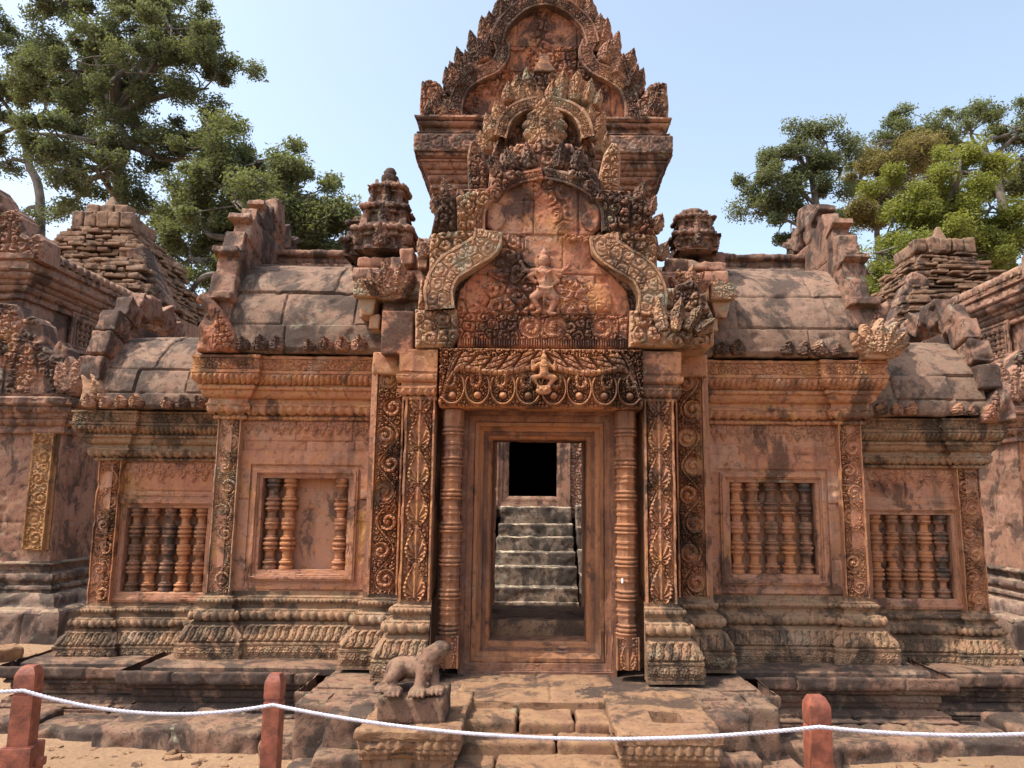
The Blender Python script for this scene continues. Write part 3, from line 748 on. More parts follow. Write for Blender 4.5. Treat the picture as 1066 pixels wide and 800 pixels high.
for s in (1, -1):
    # ---- main wing
    fr = mir([(1.05, 5.45), (2.165, 5.45), (2.165, 5.40), (2.33, 5.40), (2.33, 7.2), (1.05, 7.2)], s)
    mb = MB(); sweep(mb, fr, base_prof(.61, .45, .14, .006), res=.0065, er=.7, seed=3); mb.build('base_moulding', M['base'], G)
    mb = MB(); rows = [1.24, 1.62, 1.93, 2.12]
    hf, tf = wall_h(11 if s > 0 else 12, rows, .55, (2.12, 2.27))
    wx = 1.69 * s; a, b = (1.05, 2.165) if s > 0 else (-2.165, -1.05)
    panel(mb, (0, 5.45, 0), XF, a, b, .96, 2.30, hf, .16, .0065, hole=(wx - .31, wx + .31, 1.2, 1.85), tintf=tf)
    # plain raised surround of the window
    hf2, tf2 = wall_h(21, [1.3, 1.7], 2.0)
    panel(mb, (0, 5.448, 0), XF, wx - .50, wx + .50, 1.07, 2.05, lambda u, v: hf2(u, v) + .010, .02, .009, hole=(wx - .40, wx + .40, 1.10, 1.95), tintf=tf)
    hf3, tf3 = wall_h(31, [1.2, 1.5, 1.8, 2.05], .6)
    y0, y1 = sorted((su(s, 5.40), su(s, 7.2)))
    panel(mb, (2.33 * s, 0, 0), side(s), y0, y1, .96, 2.30, hf3, .10, .02, tintf=tf3)
    for q, (yy0, yy1) in enumerate([(5.64, 7.15)]):
        rblock(mb, (1.68 * s, (yy0 + yy1) / 2, 1.6), (1.26, yy1 - yy0, 2.6), r=.01, er=0, res=.2)
    mb.build('wall', M['wall'], G)
    mb = MB(); a, b = (2.165, 2.33) if s > 0 else (-2.33, -2.165)
    carved_panel(mb, a, b, 1.05, 2.28, 5.40, scroll, .046, .1, seed=5 + s); mb.build('corner_pilaster', M['carved'] if s > 0 else M['lich'], G)
    window(wx, 5.45, .62, .65, 1.2, (0, 1, 2, 3, 4) if s > 0 else (0, 1, 4),
           'window with five stone balusters' if s > 0 else 'half blind window with three balusters left and a bare back')
    mb = MB(); sweep(mb, fr, cornice_prof(2.27, .49, .18, .007), res=.007, seed=8); co = mb.build('cornice', M['carved'], G)
    # roof
    mb = MB(); t = np.linspace(0, 1.5, 40)
    ell_pts = lambda t0, t1: [(-.85 + 1.05 * math.cos(q), 2.78 + .88 * math.sin(q)) for q in np.linspace(t0, t1, 14)]
    pr = Prof(.10, 2.745, .012).f(.085, 0).f(.02, .035).pts([(.205, 2.78)] + ell_pts(.03, .20)).pts(ell_pts(.20, .53)).pts(ell_pts(.53, 1.05)).pts(ell_pts(1.05, 1.57))
    sweep(mb, mir([(.95, 5.45), (2.32, 5.45)], s), pr, res=.012, er=1.3, jw=.58, seed=4 if s > 0 else 9, ufade=0, joff=.022)
    sweep(mb, mir([(2.32, 7.15), (.95, 7.15)], s), pr, res=.05, er=1.0, ufade=0)
    rf = mb.build('roof', M['roof'], G)
    xs = np.arange(1.30, 2.22, .118)
    keep = [x for i, x in enumerate(xs) if not (s > 0 and i in (2, 3)) and not (s < 0 and i == 4)]
    eave_knobs(rf, [x * s for x in keep], 5.250, 2.765)
    # ridge crest
    mb = MB()
    pr = Prof(.11, 3.62, .012).f(0, .07).f(-.03, .01).f(0, .05, b_flower, .016).f(.03, .01).t(.055, .018).f(-.06, 0)
    sweep(mb, mir([(1.1, 6.28), (2.34, 6.28)], s), pr, res=.01, er=1.6, ufade=0); sweep(mb, mir([(2.34, 6.30), (1.1, 6.30)], s), pr, res=.03, er=1.6, ufade=0)
    rblock(mb, (1.72 * s, 6.29, 3.70), (1.24, .12, .2), res=.1)
    mb.build('roof_crest', M['crest'], G)
    # stepped gable end standing over the roof edge
    mb = MB(); n = 8
    for side_k in (1, -1):
        for i in range(n):
            t = (i + .5) / n * 1.50; y = 6.3 - side_k * .93 * math.cos(t) ** .9; z = 2.97 + 1.08 * math.sin(t) ** 1.1
            rblock(mb, (2.345 * s + random.uniform(-.012, .012), y + .03 * side_k, z + random.uniform(-.01, .01)), (.20 - .012 * i, .24, .23 if i < n - 1 else .2),
                   (-side_k * (.15 + .25 * t), 0, random.uniform(-.03, .03)), r=.016, er=2.6, tint=random.random(), res=.012)
            if i % 2 == 0: rblock(mb, (2.345 * s, y - .06 * side_k * math.cos(t), z + .09), (.22 - .012 * i, .2, .06), (-side_k * (.15 + .25 * t), 0, 0), r=.012, er=2.4, tint=random.random(), res=.012)
    for i in range(4):
        zz = 2.75 + i * .28; hw = .98 * math.sqrt(max(.05, 1 - ((i + .4) / 4.6) ** 2))
        rblock(mb, (2.33 * s, 6.3, zz + .15), (.13, 2 * hw - .1, .29), r=.02, er=1.2, tint=random.random(), res=.04)
    rblock(mb, (2.36 * s, 6.28, 4.17), (.16, .34, .25), (0, 0, .05), r=.07, er=2, taper=(.75, .5), res=.016)
    mb.build('gable_end', M['crest'], G)

    # ---- lower end wing
    fe = mir([(2.2, 5.75), (3.17, 5.75), (3.17, 5.70), (3.34, 5.70), (3.34, 6.95), (2.2, 6.95)], s)
    mb = MB(); sweep(mb, fe, base_prof(.53, .40, .14, .006), res=.0065, er=.7, seed=5); mb.build('base_moulding', M['base'], G)
    mb = MB(); hf, tf = wall_h(41 + s, [1.0, 1.45, 1.75], .6, (1.76, 1.97))
    wx = 2.825 * s; a, b = (2.25, 3.17) if s > 0 else (-3.17, -2.25)
    panel(mb, (0, 5.75, 0), XF, a, b, .86, 2.0, hf, .16, .007, hole=(wx - .31, wx + .31, 1.0, 1.62), tintf=tf)
    y0, y1 = sorted((su(s, 5.70), su(s, 6.95)))
    panel(mb, (3.34 * s, 0, 0), side(s), y0, y1, .86, 2.0, hf3, .10, .02, tintf=tf3)
    rblock(mb, (2.77 * s, 6.43, 1.4), (1.1, .98, 2.0), r=.01, er=0, res=.2)
    mb.build('wall', M['wall'], G)
    mb = MB(); a, b = (3.17, 3.34) if s > 0 else (-3.34, -3.17)
    carved_panel(mb, a, b, .92, 1.98, 5.70, scroll, .046, .1, seed=8 + s); mb.build('corner_pilaster', M['carved'], G)
    window(wx, 5.75, .62, .62, 1.0, (0, 1, 2, 3, 4), 'low end window with five stone balusters')
    mb = MB(); sweep(mb, fe, cornice_prof(1.975, .40, .2, .007), res=.007, seed=2); mb.build('cornice', M['base'], G)
    mb = MB(); ep = lambda t0, t1: [(-.55 + .79 * math.cos(q), 2.385 + .66 * math.sin(q)) for q in np.linspace(t0, t1, 14)]
    pr = Prof(.12, 2.36, .012).f(.11, 0).f(.01, .025).pts([(.24, 2.385)] + ep(.03, .14)).pts(ep(.14, .45)).pts(ep(.45, 1.57))
    sweep(mb, mir([(2.2, 5.75), (3.34, 5.75)], s), pr, res=.012, er=1.3, jw=.60, seed=14 if s > 0 else 19, ufade=0, joff=.022)
    sweep(mb, mir([(3.34, 6.85), (2.2, 6.85)], s), pr, res=.05, er=1.0, ufade=0)
    rf = mb.build('roof', M['roof'], G)
    xs = np.arange(2.42, 3.35, .115)
    eave_knobs(rf, [x * s for i, x in enumerate(xs) if not (s > 0 and i in (4, 5)) and not (s < 0 and i in (4,))], 5.50, 2.372, .044)
    mb = MB(); n = 5
    for side_k in (1, -1):
        for i in range(n):
            t = (i + .5) / n * 1.5; y = 6.3 - side_k * .70 * math.cos(t) ** .9; z = 2.55 + .74 * math.sin(t) ** 1.1
            rblock(mb, (3.37 * s + random.uniform(-.012, .012), y, z), (.17 - .01 * i, .22, .19), (-side_k * (.15 + .25 * t), 0, random.uniform(-.03, .03)), r=.016, er=2.6, tint=random.random(), res=.012)
    for i in range(3):
        rblock(mb, (3.36 * s, 6.3, 2.48 + i * .24), (.12, 1.25 - i * .3, .27), r=.02, er=1.2, res=.04)
    rblock(mb, (3.38 * s, 6.27, 3.31), (.16, .3, .2), r=.05, er=2, taper=(.8, .6), res=.016)
    mb.build('gable_end', M['crest'], G)

    # ---- porch: pilasters, bases, capitals
    pp = mir([(.655, 4.75), (.860, 4.75), (.860, 5.05), (1.125, 5.05), (1.125, 5.5)], s)
    mb = MB(); sweep(mb, pp, base_prof(.645, .46, .135, .006), res=.006, er=.7, cap=(s > 0, s < 0), seed=6); mb.build('pilaster_base', M['base'], G)
    mb = MB(); a, b = (.67, .857) if s > 0 else (-.857, -.67)
    carved_panel(mb, a, b, 1.09, 2.36, 4.75, medallion, .042, .12, seed=3)
    carved_panel(mb, *((4.76, 5.1) if s > 0 else (-5.1, -4.76)), 1.09, 2.36, 0, scroll, .016, .05, seed=4, B=side(s), O=(.857 * s, 0, 0), res=.008)
    rblock(mb, (.76 * s, 4.98, 1.74), (.17, .40, 1.3), r=.01, er=0, res=.1)
    mb.build('porch_pilaster', M['carved'], G)
    mb = MB(); a, b = (.925, 1.12) if s > 0 else (-1.12, -.925)
    carved_panel(mb, a, b, 1.09, 2.60, 5.05, scroll, .048, .12, seed=6 + s)
    a, b = (.86, .925) if s > 0 else (-.925, -.86)
    carved_panel(mb, a, b, 1.09, 2.60, 5.07, lambda u, v, w, h, sd: b_leaf(v, np.clip(u / w + .5, 0, 1), w), .016, .1, seed=6)
    hfs, tfs = wall_h(51, [1.3, 1.7, 2.1], .8)
    y0, y1 = sorted((su(s, 5.06), su(s, 5.5)))
    panel(mb, (1.12 * s, 0, 0), side(s), y0, y1, 1.0, 2.6, hfs, .05, .012, tintf=tfs)
    mb.build('carved_pilaster', M['carved'], G)
    mb = MB()
    cap = (Prof(0, 2.345, .007).f(.012, 0).t(.022, .008, b_beads, .005).f(-.006, 0).f(0, .012).f(.02, 0).q(.02, .035, b_lotus, .010, convex=False).f(.006, 0).f(0, .014)
           .f(-.02, .006).f(0, .02).q(.03, .03, convex=False).f(0, .02).f(-.02, .0).f(0, .02).f(.006, 0).f(0, .14).f(-.05, 0))
    sweep(mb, mir([(.66, 4.76), (.860, 4.76), (.860, 5.0)], s), cap, res=.008, cap=(s > 0, s < 0), seed=9)
    rblock(mb, (.76 * s, 4.95, 2.52), (.19, .36, .33), r=.01, er=0, res=.1)
    rblock(mb, (1.0 * s, 5.2, 2.63), (.30, .38, .16), r=.015, er=1, tint=.7)
    mb.build('pilaster_capital', M['carved'], G)
    # door colonnette
    def coln():
        P = []; z = .69; H = 1.60; r = .066
        P.append((r * 1.08, z)); P.append((r * 1.08, z + .20)); z += .20
        grp = [(.014, 1.14), (.008, .95), (.020, 1.12), (.008, .95), (.014, 1.06)]
        nS = 6; body = (H - .20 - .10 - (nS + 1) * sum(g[0] for g in grp)) / nS
        for k in range(nS + 1):
            for gz, gq in grp:
                P += [(r * gq * .96, z + gz * .08), (r * gq, z + gz * .35), (r * gq, z + gz * .65), (r * gq * .96, z + gz * .92)]; z += gz
            if k < nS:
                P += [(r * .92, z + .004), (r * .90, z + body * .3), (r * .98, z + body * .34), (r * .98, z + body * .42), (r * .90, z + body * .45), (r * .90, z + body * .55), (r * .99, z + body * .58), (r * .99, z + body * .66), (r * .90, z + body * .7), (r * .92, z + body - .004)]; z += body
        P += [(r * 1.05, z + .01), (r * 1.05, 2.29)]; return P
    P = coln(); mb = MB()
    tv = .4 + .5 * (vn(np.stack([np.full(len(P), s * 2.), np.zeros(len(P)), np.array(P)[:, 1] * 2], -1), .5, 8) - .5)
    lathe(mb, (.558 * s, 4.83, 0), P, 32, .4, (tv[:, None] + np.zeros((1, 32))), sq=8)
    carved_panel(mb, .558 * s - .07, .558 * s + .07, .69, .88, 4.765, medallion, .014, .05, seed=2)
    mb.build('door_colonnette', M['frame'], G)

    # ---- wing junction: hooded corner blocks beside the porch gable
    mb = MB(); rblock(mb, (.92 * s, 5.40, 3.0), (.36, .7, .62), r=.02, er=1.5, res=.03); mb.build('shoulder_block', M['upper'], G)

# hidden mass of the middle hall, leaving the passage free
mb = MB()
for s in (1, -1):
    rblock(mb, (.80 * s, 6.1, 1.60), (.76, 1.9, 2.1), r=.01, er=0, res=.3)
    panel(mb, (.40 * s, 0, 0), XL if s > 0 else XR, *sorted((su(-s, 5.0), su(-s, 7.1))), .62, 2.3, wall_h(61, [1.0, 1.4, 1.8], .5)[0], .04, .02, tint=.6)
rblock(mb, (0, 6.1, 2.72), (2.1, 2.0, .9), r=.01, er=0, res=.3)
rblock(mb, (0, 5.85, 3.10), (1.20, 1.9, .90), r=.01, er=0, res=.3)
rblock(mb, (0, 6.55, 3.9), (1.72, 1.05, 1.2), r=.01, er=0, res=.3)
mb.build('hall_wall', M['wall'], G)
mb = MB()
rblock(mb, (0, 5.9, .72), (.84, 1.65, .15), r=.02, er=1, res=.05); rblock(mb, (0, 5.32, .83), (.84, .12, .14), r=.015, er=1, res=.03)
mb.build('threshold', M['step'], G)

# door frame
mb = MB(); BF = (np.array((1., 0, 0)), np.array((0, 0, 1.)), np.array((0, -1., 0)))
pr = (Prof(.185, -.10, .006).f(0, .15).f(-.030, 0).f(0, -.024).f(-.006, 0).f(0, -.010).f(-.036, -.004).f(0, -.028).f(-.005, 0).f(0, .008).f(-.024, .002).f(0, -.026).f(-.026, -.022)
      .f(-.006, 0).f(0, -.018).f(-.022, -.003).f(0, -.028).f(-.020, -.004).f(-.010, -.02).f(0, -.24))
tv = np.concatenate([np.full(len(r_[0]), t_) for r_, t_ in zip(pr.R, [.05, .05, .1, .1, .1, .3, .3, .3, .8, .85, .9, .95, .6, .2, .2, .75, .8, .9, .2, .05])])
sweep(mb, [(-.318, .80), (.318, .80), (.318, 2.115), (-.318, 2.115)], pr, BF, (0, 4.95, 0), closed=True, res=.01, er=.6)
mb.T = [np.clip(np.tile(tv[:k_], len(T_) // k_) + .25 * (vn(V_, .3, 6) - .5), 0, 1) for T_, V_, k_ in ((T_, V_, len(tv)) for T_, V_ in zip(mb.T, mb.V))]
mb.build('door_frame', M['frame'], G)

# lintel
mb = MB(); carved_panel(mb, -.640, .655, 2.295, 2.680, 4.70, lintel_pat, .058, .3, seed=3, res=.0045); lint = mb.build('lintel', M['carved'], G)
mb = MB()      # small figure seated in the middle of the lintel
def capsule(mb, a, b, ra, rb, k=7):
    a, b = np.asarray(a, float), np.asarray(b, float)
    tube(mb, [a + (b - a) * t for t in np.linspace(0, 1, k)], np.linspace(ra, rb, k), 10); ell(mb, a, (ra,) * 3, n=8); ell(mb, b, (rb,) * 3, n=8)
x, z = at(566, 392, 4.68)
P3 = lambda dx, dz, dy=0: (x + dx, 4.672 + dy, z + dz)
ell(mb, P3(0, .118), (.026, .024, .030)); ell(mb, P3(0, .152), (.015, .015, .022)); capsule(mb, P3(0, .085), P3(0, .015), .030, .032)
for q in (1, -1):
    capsule(mb, P3(.030 * q, .082), P3(.066 * q, .045), .015, .013); capsule(mb, P3(.066 * q, .045), P3(.070 * q, .095), .013, .011)
    capsule(mb, P3(.018 * q, .0), P3(.070 * q, -.012), .021, .017); capsule(mb, P3(.070 * q, -.012), P3(.035 * q, -.055), .017, .013)
ell(mb, P3(0, -.092), (.050, .022, .030)); 
for k in range(5): ell(mb, P3(-.036 + k * .018, -.070, -.012), (.010, .010, .012), n=7)
for q in (1, -1): ell(mb, P3(.018 * q, -.088, -.022), (.010, .008, .010), n=7); ell(mb, P3(.010 * q, .121, -.022), (.004, .004, .004), n=6)
for k in range(5): ell(mb, P3(-.020 + k * .01, .068 - .008 * (1 - abs(k - 2) / 2), -.028), (.005, .005, .005), n=6)
remeshed('seated_figure', mb, M['carved'], lint, .0042, 1)

# ------------------------------------------------------------------ tiered gables
C0 = .015
def half(px, d, close=None):
    """left-half outline measured in the photograph -> symmetric outline (X, Z) in the plane at distance d"""
    L = [at(x, y, d) for x, y in px]; L = [(-abs(x - C0), z) for x, z in L]
    return L
def sym(px, d):
    L = half(px, d); return [(C0 + x, z) for x, z in L] + [(C0 - x, z) for x, z in L[::-1]]
def pxpoly(px, d): return [at(x, y, d) for x, y in px]

def carved_block(name, px, d, th, mat, parent, hf=None, amp=.022, cs=.07, seed=0, mirror=0, dome=.0, res=.0055, er=1.2, label=None):
    poly = pxpoly(px, d)
    if mirror: poly = [(2 * C0 - x, z) for x, z in poly]
    P = np.array(poly); mb = MB()
    if hf is None: hf = lambda u, v: amp * foliage(u, v, cs, seed)
    panel(mb, (0, d, 0), XF, P[:, 0].min() - .01, P[:, 0].max() + .01, P[:, 1].min() - .01, P[:, 1].max() + .01, hf, th, res, poly=poly, er=er, back=True, dome=dome, tint=(seed * .37) % 1.0)
    o = mb.build(name, mat, parent)
    if label: o['label'] = label
    return o

def band_prof(w, z, amp=.016):
    return (Prof(w / 2, -.10, .006).f(0, z + .10).f(-.016, 0).f(0, -.012).f(-.006, 0).f(-(w - .044), 0, lambda u, t, hb: foliage(u, t * hb, hb * .55, 4), amp).f(-.006, 0).f(0, .012).f(-.016, 0).f(0, -z - .10))
def arch_band(name, px, d, w, z, mat, parent, sides=(1, -1), n=70, jitter=None):
    out = []
    L = half(px, d)
    for s in sides:
        pts = [(C0 + x * (-s), zz) for x, zz in L]          # s=1 right half
        path = smoothpath(pts, n)
        if s < 0: path = path[::-1]                           # always right -> left over the top
        mb = MB(); sweep(mb, path, band_prof(w, z), BF, (0, d, 0), res=.006, er=1.0, maxm=1.4, ufade=0, cap=(False, False))
        V = np.concatenate(mb.V)
        o = mb.build(name, mat[0] if s < 0 else mat[1], parent)
        if jitter and s > 0: o.location = jitter
        out.append(o)
    return out

def flame_row(px_pairs, d, mat, parent, w=.10, sides=(1, -1), th=.07, seed=0, k=1.0, skip=()):
    """flame leaves along a gable edge: (foot, tip) pairs in left-half photo coordinates"""
    for i, (a, b) in enumerate(px_pairs):
        A, B_ = half([a, b], d)
        for s in sides:
            if (s, i) in skip: continue
            p = (C0 - s * A[0], A[1]); q = (C0 - s * B_[0], B_[1])
            L = math.hypot(q[0] - p[0], q[1] - p[1]) * k * random.uniform(.93, 1.05); ang = math.atan2(q[0] - p[0], q[1] - p[1])
            mb = MB(); leaf_geo(mb, p, ang, w * random.uniform(.9, 1.1), L, th, .12 * s * random.uniform(.3, 1.2), d + random.uniform(-.01, .01), seed + i, random.random())
            mb.build('flame_leaf', mat, parent)

# ---- lower gable over the door
D1 = 4.74
tp = [(476, 362), (474, 322), (478, 302), (492, 286), (514, 268), (517, 246), (506, 236), (506, 214), (522, 200), (545, 189), (567, 184)]
poly = sym(tp, D1)
rows1 = [at(560, 328, D1)[1], at(560, 286, D1)[1], at(560, 245, D1)[1]]
ztop = rows1[2]
def tym1(u, v):
    g, t, o = blocks(u, v, rows1, .36, 5, .005)
    h = .034 * narrative(u, v, .115, 3)
    nar = np.exp(-(np.abs(u - C0) / .15) ** 4)
    h = np.where(v > ztop, h * nar * sst(0, .05, v - ztop + .04), h)
    lob = (np.hypot(np.abs(u - C0) - .33, v - ztop - .10) < .075)
    h = h + .012 * lob * (v > ztop)
    zb = rows1[0]; p = .155; k = np.floor((u - C0) / p)
    sp, r = spiral(u - C0 - (k + .5) * p, v - (zb - .085), .078, np.where(np.mod(k, 2) == 0, 1, -1), 1.6, .5)
    bot = np.where(v < zb - .165, .6 * b_dent(u, v * 0, .02), np.where((r < 1) & (hsh(k, 4, 0, 3) > .35), .25 + .75 * sp * (.5 + .5 * leafy(u, v, .03, 3)), foliage(u, v, .07, 2)))
    h = np.where(v < zb - .005, .032 * bot, h)
    return h - .012 * g + (o - .5) * .012
mb = MB(); P = np.array(poly)
panel(mb, (0, D1, 0), XF, P[:, 0].min(), P[:, 0].max(), P[:, 1].min(), P[:, 1].max(), tym1, .3, .0045, poly=poly, tintf=lambda u, v: blocks(u, v, rows1, .36, 5)[1])
tymp = mb.build('tympanum', M['red'], G)

# dancing figure in relief
mb = MB(); x0, z0 = at(566, 300, D1 - .02)
Q = lambda dx, dz, dy=0.0: (x0 + dx * .90, D1 - .026 + dy, z0 + dz * .90)
ell(mb, Q(0, .20), (.038, .04, .046)); ell(mb, Q(0, .252), (.026, .026, .035)); ell(mb, Q(0, .285), (.014, .014, .022))
ell(mb, Q(0, .243, .01), (.044, .03, .012))
capsule(mb, Q(0, .165), Q(0, .13), .020, .034); ell(mb, Q(-.002, .105), (.062, .036, .046)); capsule(mb, Q(.0, .09), Q(.012, .01), .048, .040); ell(mb, Q(.012, -.012), (.058, .04, .034))
capsule(mb, Q(.02, -.02), Q(.085, -.085), .040, .030); capsule(mb, Q(.085, -.085), Q(.045, -.185), .028, .018); capsule(mb, Q(.045, -.19), Q(.085, -.20, -.01), .016, .012)
capsule(mb, Q(.0, -.02), Q(-.075, -.075), .038, .028); capsule(mb, Q(-.075, -.075), Q(-.03, -.165), .026, .017); capsule(mb, Q(-.03, -.17), Q(-.07, -.195, -.01), .015, .012)
for (a, b, c) in (((.05, .12), (.115, .09), (.15, .145)), ((.05, .125), (.13, .12), (.185, .165)), ((-.05, .12), (-.11, .08), (-.06, .045)), ((-.05, .125), (-.13, .125), (-.165, .19)), ((.045, .11), (.10, .05), (.055, .02))):
    capsule(mb, Q(*a), Q(*b), .020, .017); capsule(mb, Q(*b), Q(*c), .016, .012); ell(mb, Q(*c), (.016, .014, .016))
for k in range(7): ell(mb, Q(-.05 + k * .0167, .115 - .02 * (1 - ((k - 3) / 3) ** 2), -.035), (.008, .008, .008), n=6)
for k in range(9): ell(mb, Q(-.045 + k * .0135, -.005 - .012 * (1 - ((k - 4) / 4) ** 2), -.036), (.008, .008, .009), n=6)
capsule(mb, Q(.01, -.03, -.02), Q(.0, -.13, -.01), .016, .006)
remeshed('dancing_figure', mb, M['red'], tymp, .0045, 1)
carved_block('plain_slab', [(576, 326), (577, 300), (584, 292), (610, 291), (628, 294), (638, 304), (640, 318), (636, 327)], D1 - .012, .06, M['carved'], tymp, hf=lambda u, v: .012 * narrative(u, v, .07, 41), dome=.03, label='smooth ochre slab beside the dancer')
pA = [(459, 324), (458, 302), (468, 282), (490, 268), (506, 257), (509, 243)]
pB = [(499, 241), (502, 217), (517, 200), (541, 188), (568, 183)]
arch_band('gable_band', pA, D1 - .03, .185, .06, (M['lich'], M['lich']), tymp, jitter=(.035, 0, -.02))
arch_band('gable_band', pB, D1 - .005, .075, .04, (M['red'], M['crest']), tymp)
# backing of the gable
mb = MB(); poly = sym([(434, 362), (435, 324), (440, 322), (440, 290), (446, 286), (447, 262), (444, 258), (447, 244), (452, 240), (452, 226), (458, 222), (460, 208), (474, 204), (476, 197), (508, 196), (510, 176), (519, 172), (521, 160), (534, 157), (538, 149), (556, 150), (560, 143), (567, 143)], D1 + .06); P = np.array(poly)
panel(mb, (0, D1 + .06, 0), XF, P[:, 0].min(), P[:, 0].max(), P[:, 1].min(), P[:, 1].max(), lambda u, v: .03 * foliage(u, v, .09, 8) - .012 * blocks(u, v, rows1, .3, 7)[0], .5, .007, poly=poly, er=1.5, back=True,
      tintf=lambda u, v: blocks(u, v, rows1, .3, 7)[1])
mb.build('gable_backing', M['upper'], G)
# edge leaves and scroll stones
flame_row([((446, 268), (436, 246)), ((452, 240), (442, 218)), ((458, 222), (450, 198)), ((467, 208), (462, 184)), ((520, 182), (508, 158)), ((535, 178), (526, 148)), ((552, 176), (548, 144))],
          D1 + .03, M['crest'], tymp, .095, seed=3, k=.85, skip=((-1, 1), (1, 4)))
# ends of the gable
carved_block('gable_end_stone', [(432, 322), (476, 322), (478, 350), (470, 362), (432, 362)], D1 - .03, .30, M['lich'], tymp, seed=2, cs=.085, amp=.03)
mb = MB(); xb, zb = at(413, 346, 4.86); rblock(mb, (xb, 4.98, zb), (.215, .24, .30), (0, 0, .02), r=.012, er=.8, tint=.8, res=.012); mb.build('plain_block', M['red'], G)['label'] = 'plain red replacement block'
carved_block('naga_hood', [(655, 361), (656, 322), (664, 322), (700, 322), (712, 318), (722, 300), (735, 306), (744, 330), (745, 358), (738, 362)], D1 - .06, .32, M['lich'], tymp, seed=3, cs=.10, amp=.04, dome=.03)
for i, (x, y, a, l) in enumerate(((690, 345, -.2, .20), (702, 345, .15, .22), (714, 345, .5, .20), (724, 348, .85, .15))):
    mb = MB(); leaf_geo(mb, at(x, y, D1 - .07), a, .085, l, .09, .1, D1 - .09, i + 40, .6); mb.build('naga_head', M['lich'], tymp)
carved_block('gable_scroll_stone', [(668, 322), (664, 292), (682, 284), (690, 300), (703, 300), (706, 322)], D1 - .02, .25, M['lich'], tymp, seed=4, cs=.08, amp=.03)
carved_block('gable_scroll_stone', [(700, 318), (704, 296), (722, 290), (731, 302), (728, 322)], D1 - .04, .25, M['upper'], tymp, seed=14, cs=.07, amp=.035, dome=.02)

# ---- corner antefixes between gable and roofs
def fan(name, px, d, size, s, mat, parent, n=5, seed=0, spread=1.5, tilt=0.0):
    """hooded naga antefix: flame leaves opening like a fan from a block"""
    x, z = at(px[0], px[1], d); mb = MB()
    order = sorted(range(n), key=lambda i: -abs(i - (n - 1) / 2))
    for i in order:
        a = tilt + (i / (n - 1) - .5) * spread
        k = 1 - .28 * abs(i / (n - 1) - .5) * 2
        leaf_geo(mb, (x + .02 * (i - (n - 1) / 2), z), a, size * .42, size * k, .10, .12 * np.sign(a + 1e-6), d - .03 * (1 - abs(i - (n - 1) / 2) / n * 2), seed + i, random.random())
    rblock(mb, (x, d + .03, z + .0), (size * .75, .16, size * .3), r=.02, er=1.5, res=.012)
    return mb.build(name, mat, parent)
fan('naga_antefix', (410, 308), 4.98, .26, -1, M['upper'], G, seed=3, tilt=-.25)
fan('naga_antefix', (716, 306), 5.02, .20, 1, M['upper'], G, seed=9, tilt=.1)
for s, px, d in ((-1, (381, 300), 4.98), (1, (752, 303), 5.02)):
    x, z = at(*px, d); mb = MB()
    carved = lambda u, v: .014 * foliage(u, v, .05, 3)
    rblock(mb, (x, d + .12, z), (.17, .26, .13), r=.010, er=1, res=.012)
    panel(mb, (0, d - .012, 0), XF, x - .08, x + .08, z - .06, z + .06, carved, .02, .005)
    rblock(mb, (x, d + .15, z - .12), (.08, .2, .12), r=.01, er=1.2, taper=(1.7, 1.1), res=.014)
    rblock(mb, (x + .05 * -s, d + .16, z - .22), (.07, .18, .10), r=.01, er=1.5, res=.014)
    mb.build('corbel_block', M['lich'], G)
mb = MB(); x, z = at(440, 264, 4.95); rblock(mb, (x, 5.0, z), (.085, .12, .22), (0, .03, .05), r=.02, er=2, res=.012)
x, z = at(424, 268, 5.05); rblock(mb, (x, 5.1, z), (.10, .16, .13), (0, -.1, 0), r=.02, er=2, res=.012)
mb.build('broken_pinnacle', M['upper'], G)
for s in (1, -1):
    mb = MB()
    for i, (px, py, w, h, d) in enumerate(((418, 292, .24, .10, 5.1), (405, 288, .30, .08, 5.25), (380, 287, .20, .10, 5.25), (395, 275, .34, .08, 5.4), (420, 278, .16, .14, 5.2), (428, 300, .16, .2, 5.05), (384, 322, .10, .16, 5.2))):
        x, z = at(px, py, d); x = -abs(x) if s < 0 else abs(x); rblock(mb, (x + random.uniform(-.02, .02), d + .15, z), (w, .4, h), (0, random.uniform(-.05, .05), random.uniform(-.1, .1)), r=.02, er=2, tint=random.random(), res=.014)
    mb.build('carved_rubble', M['upper'], G)

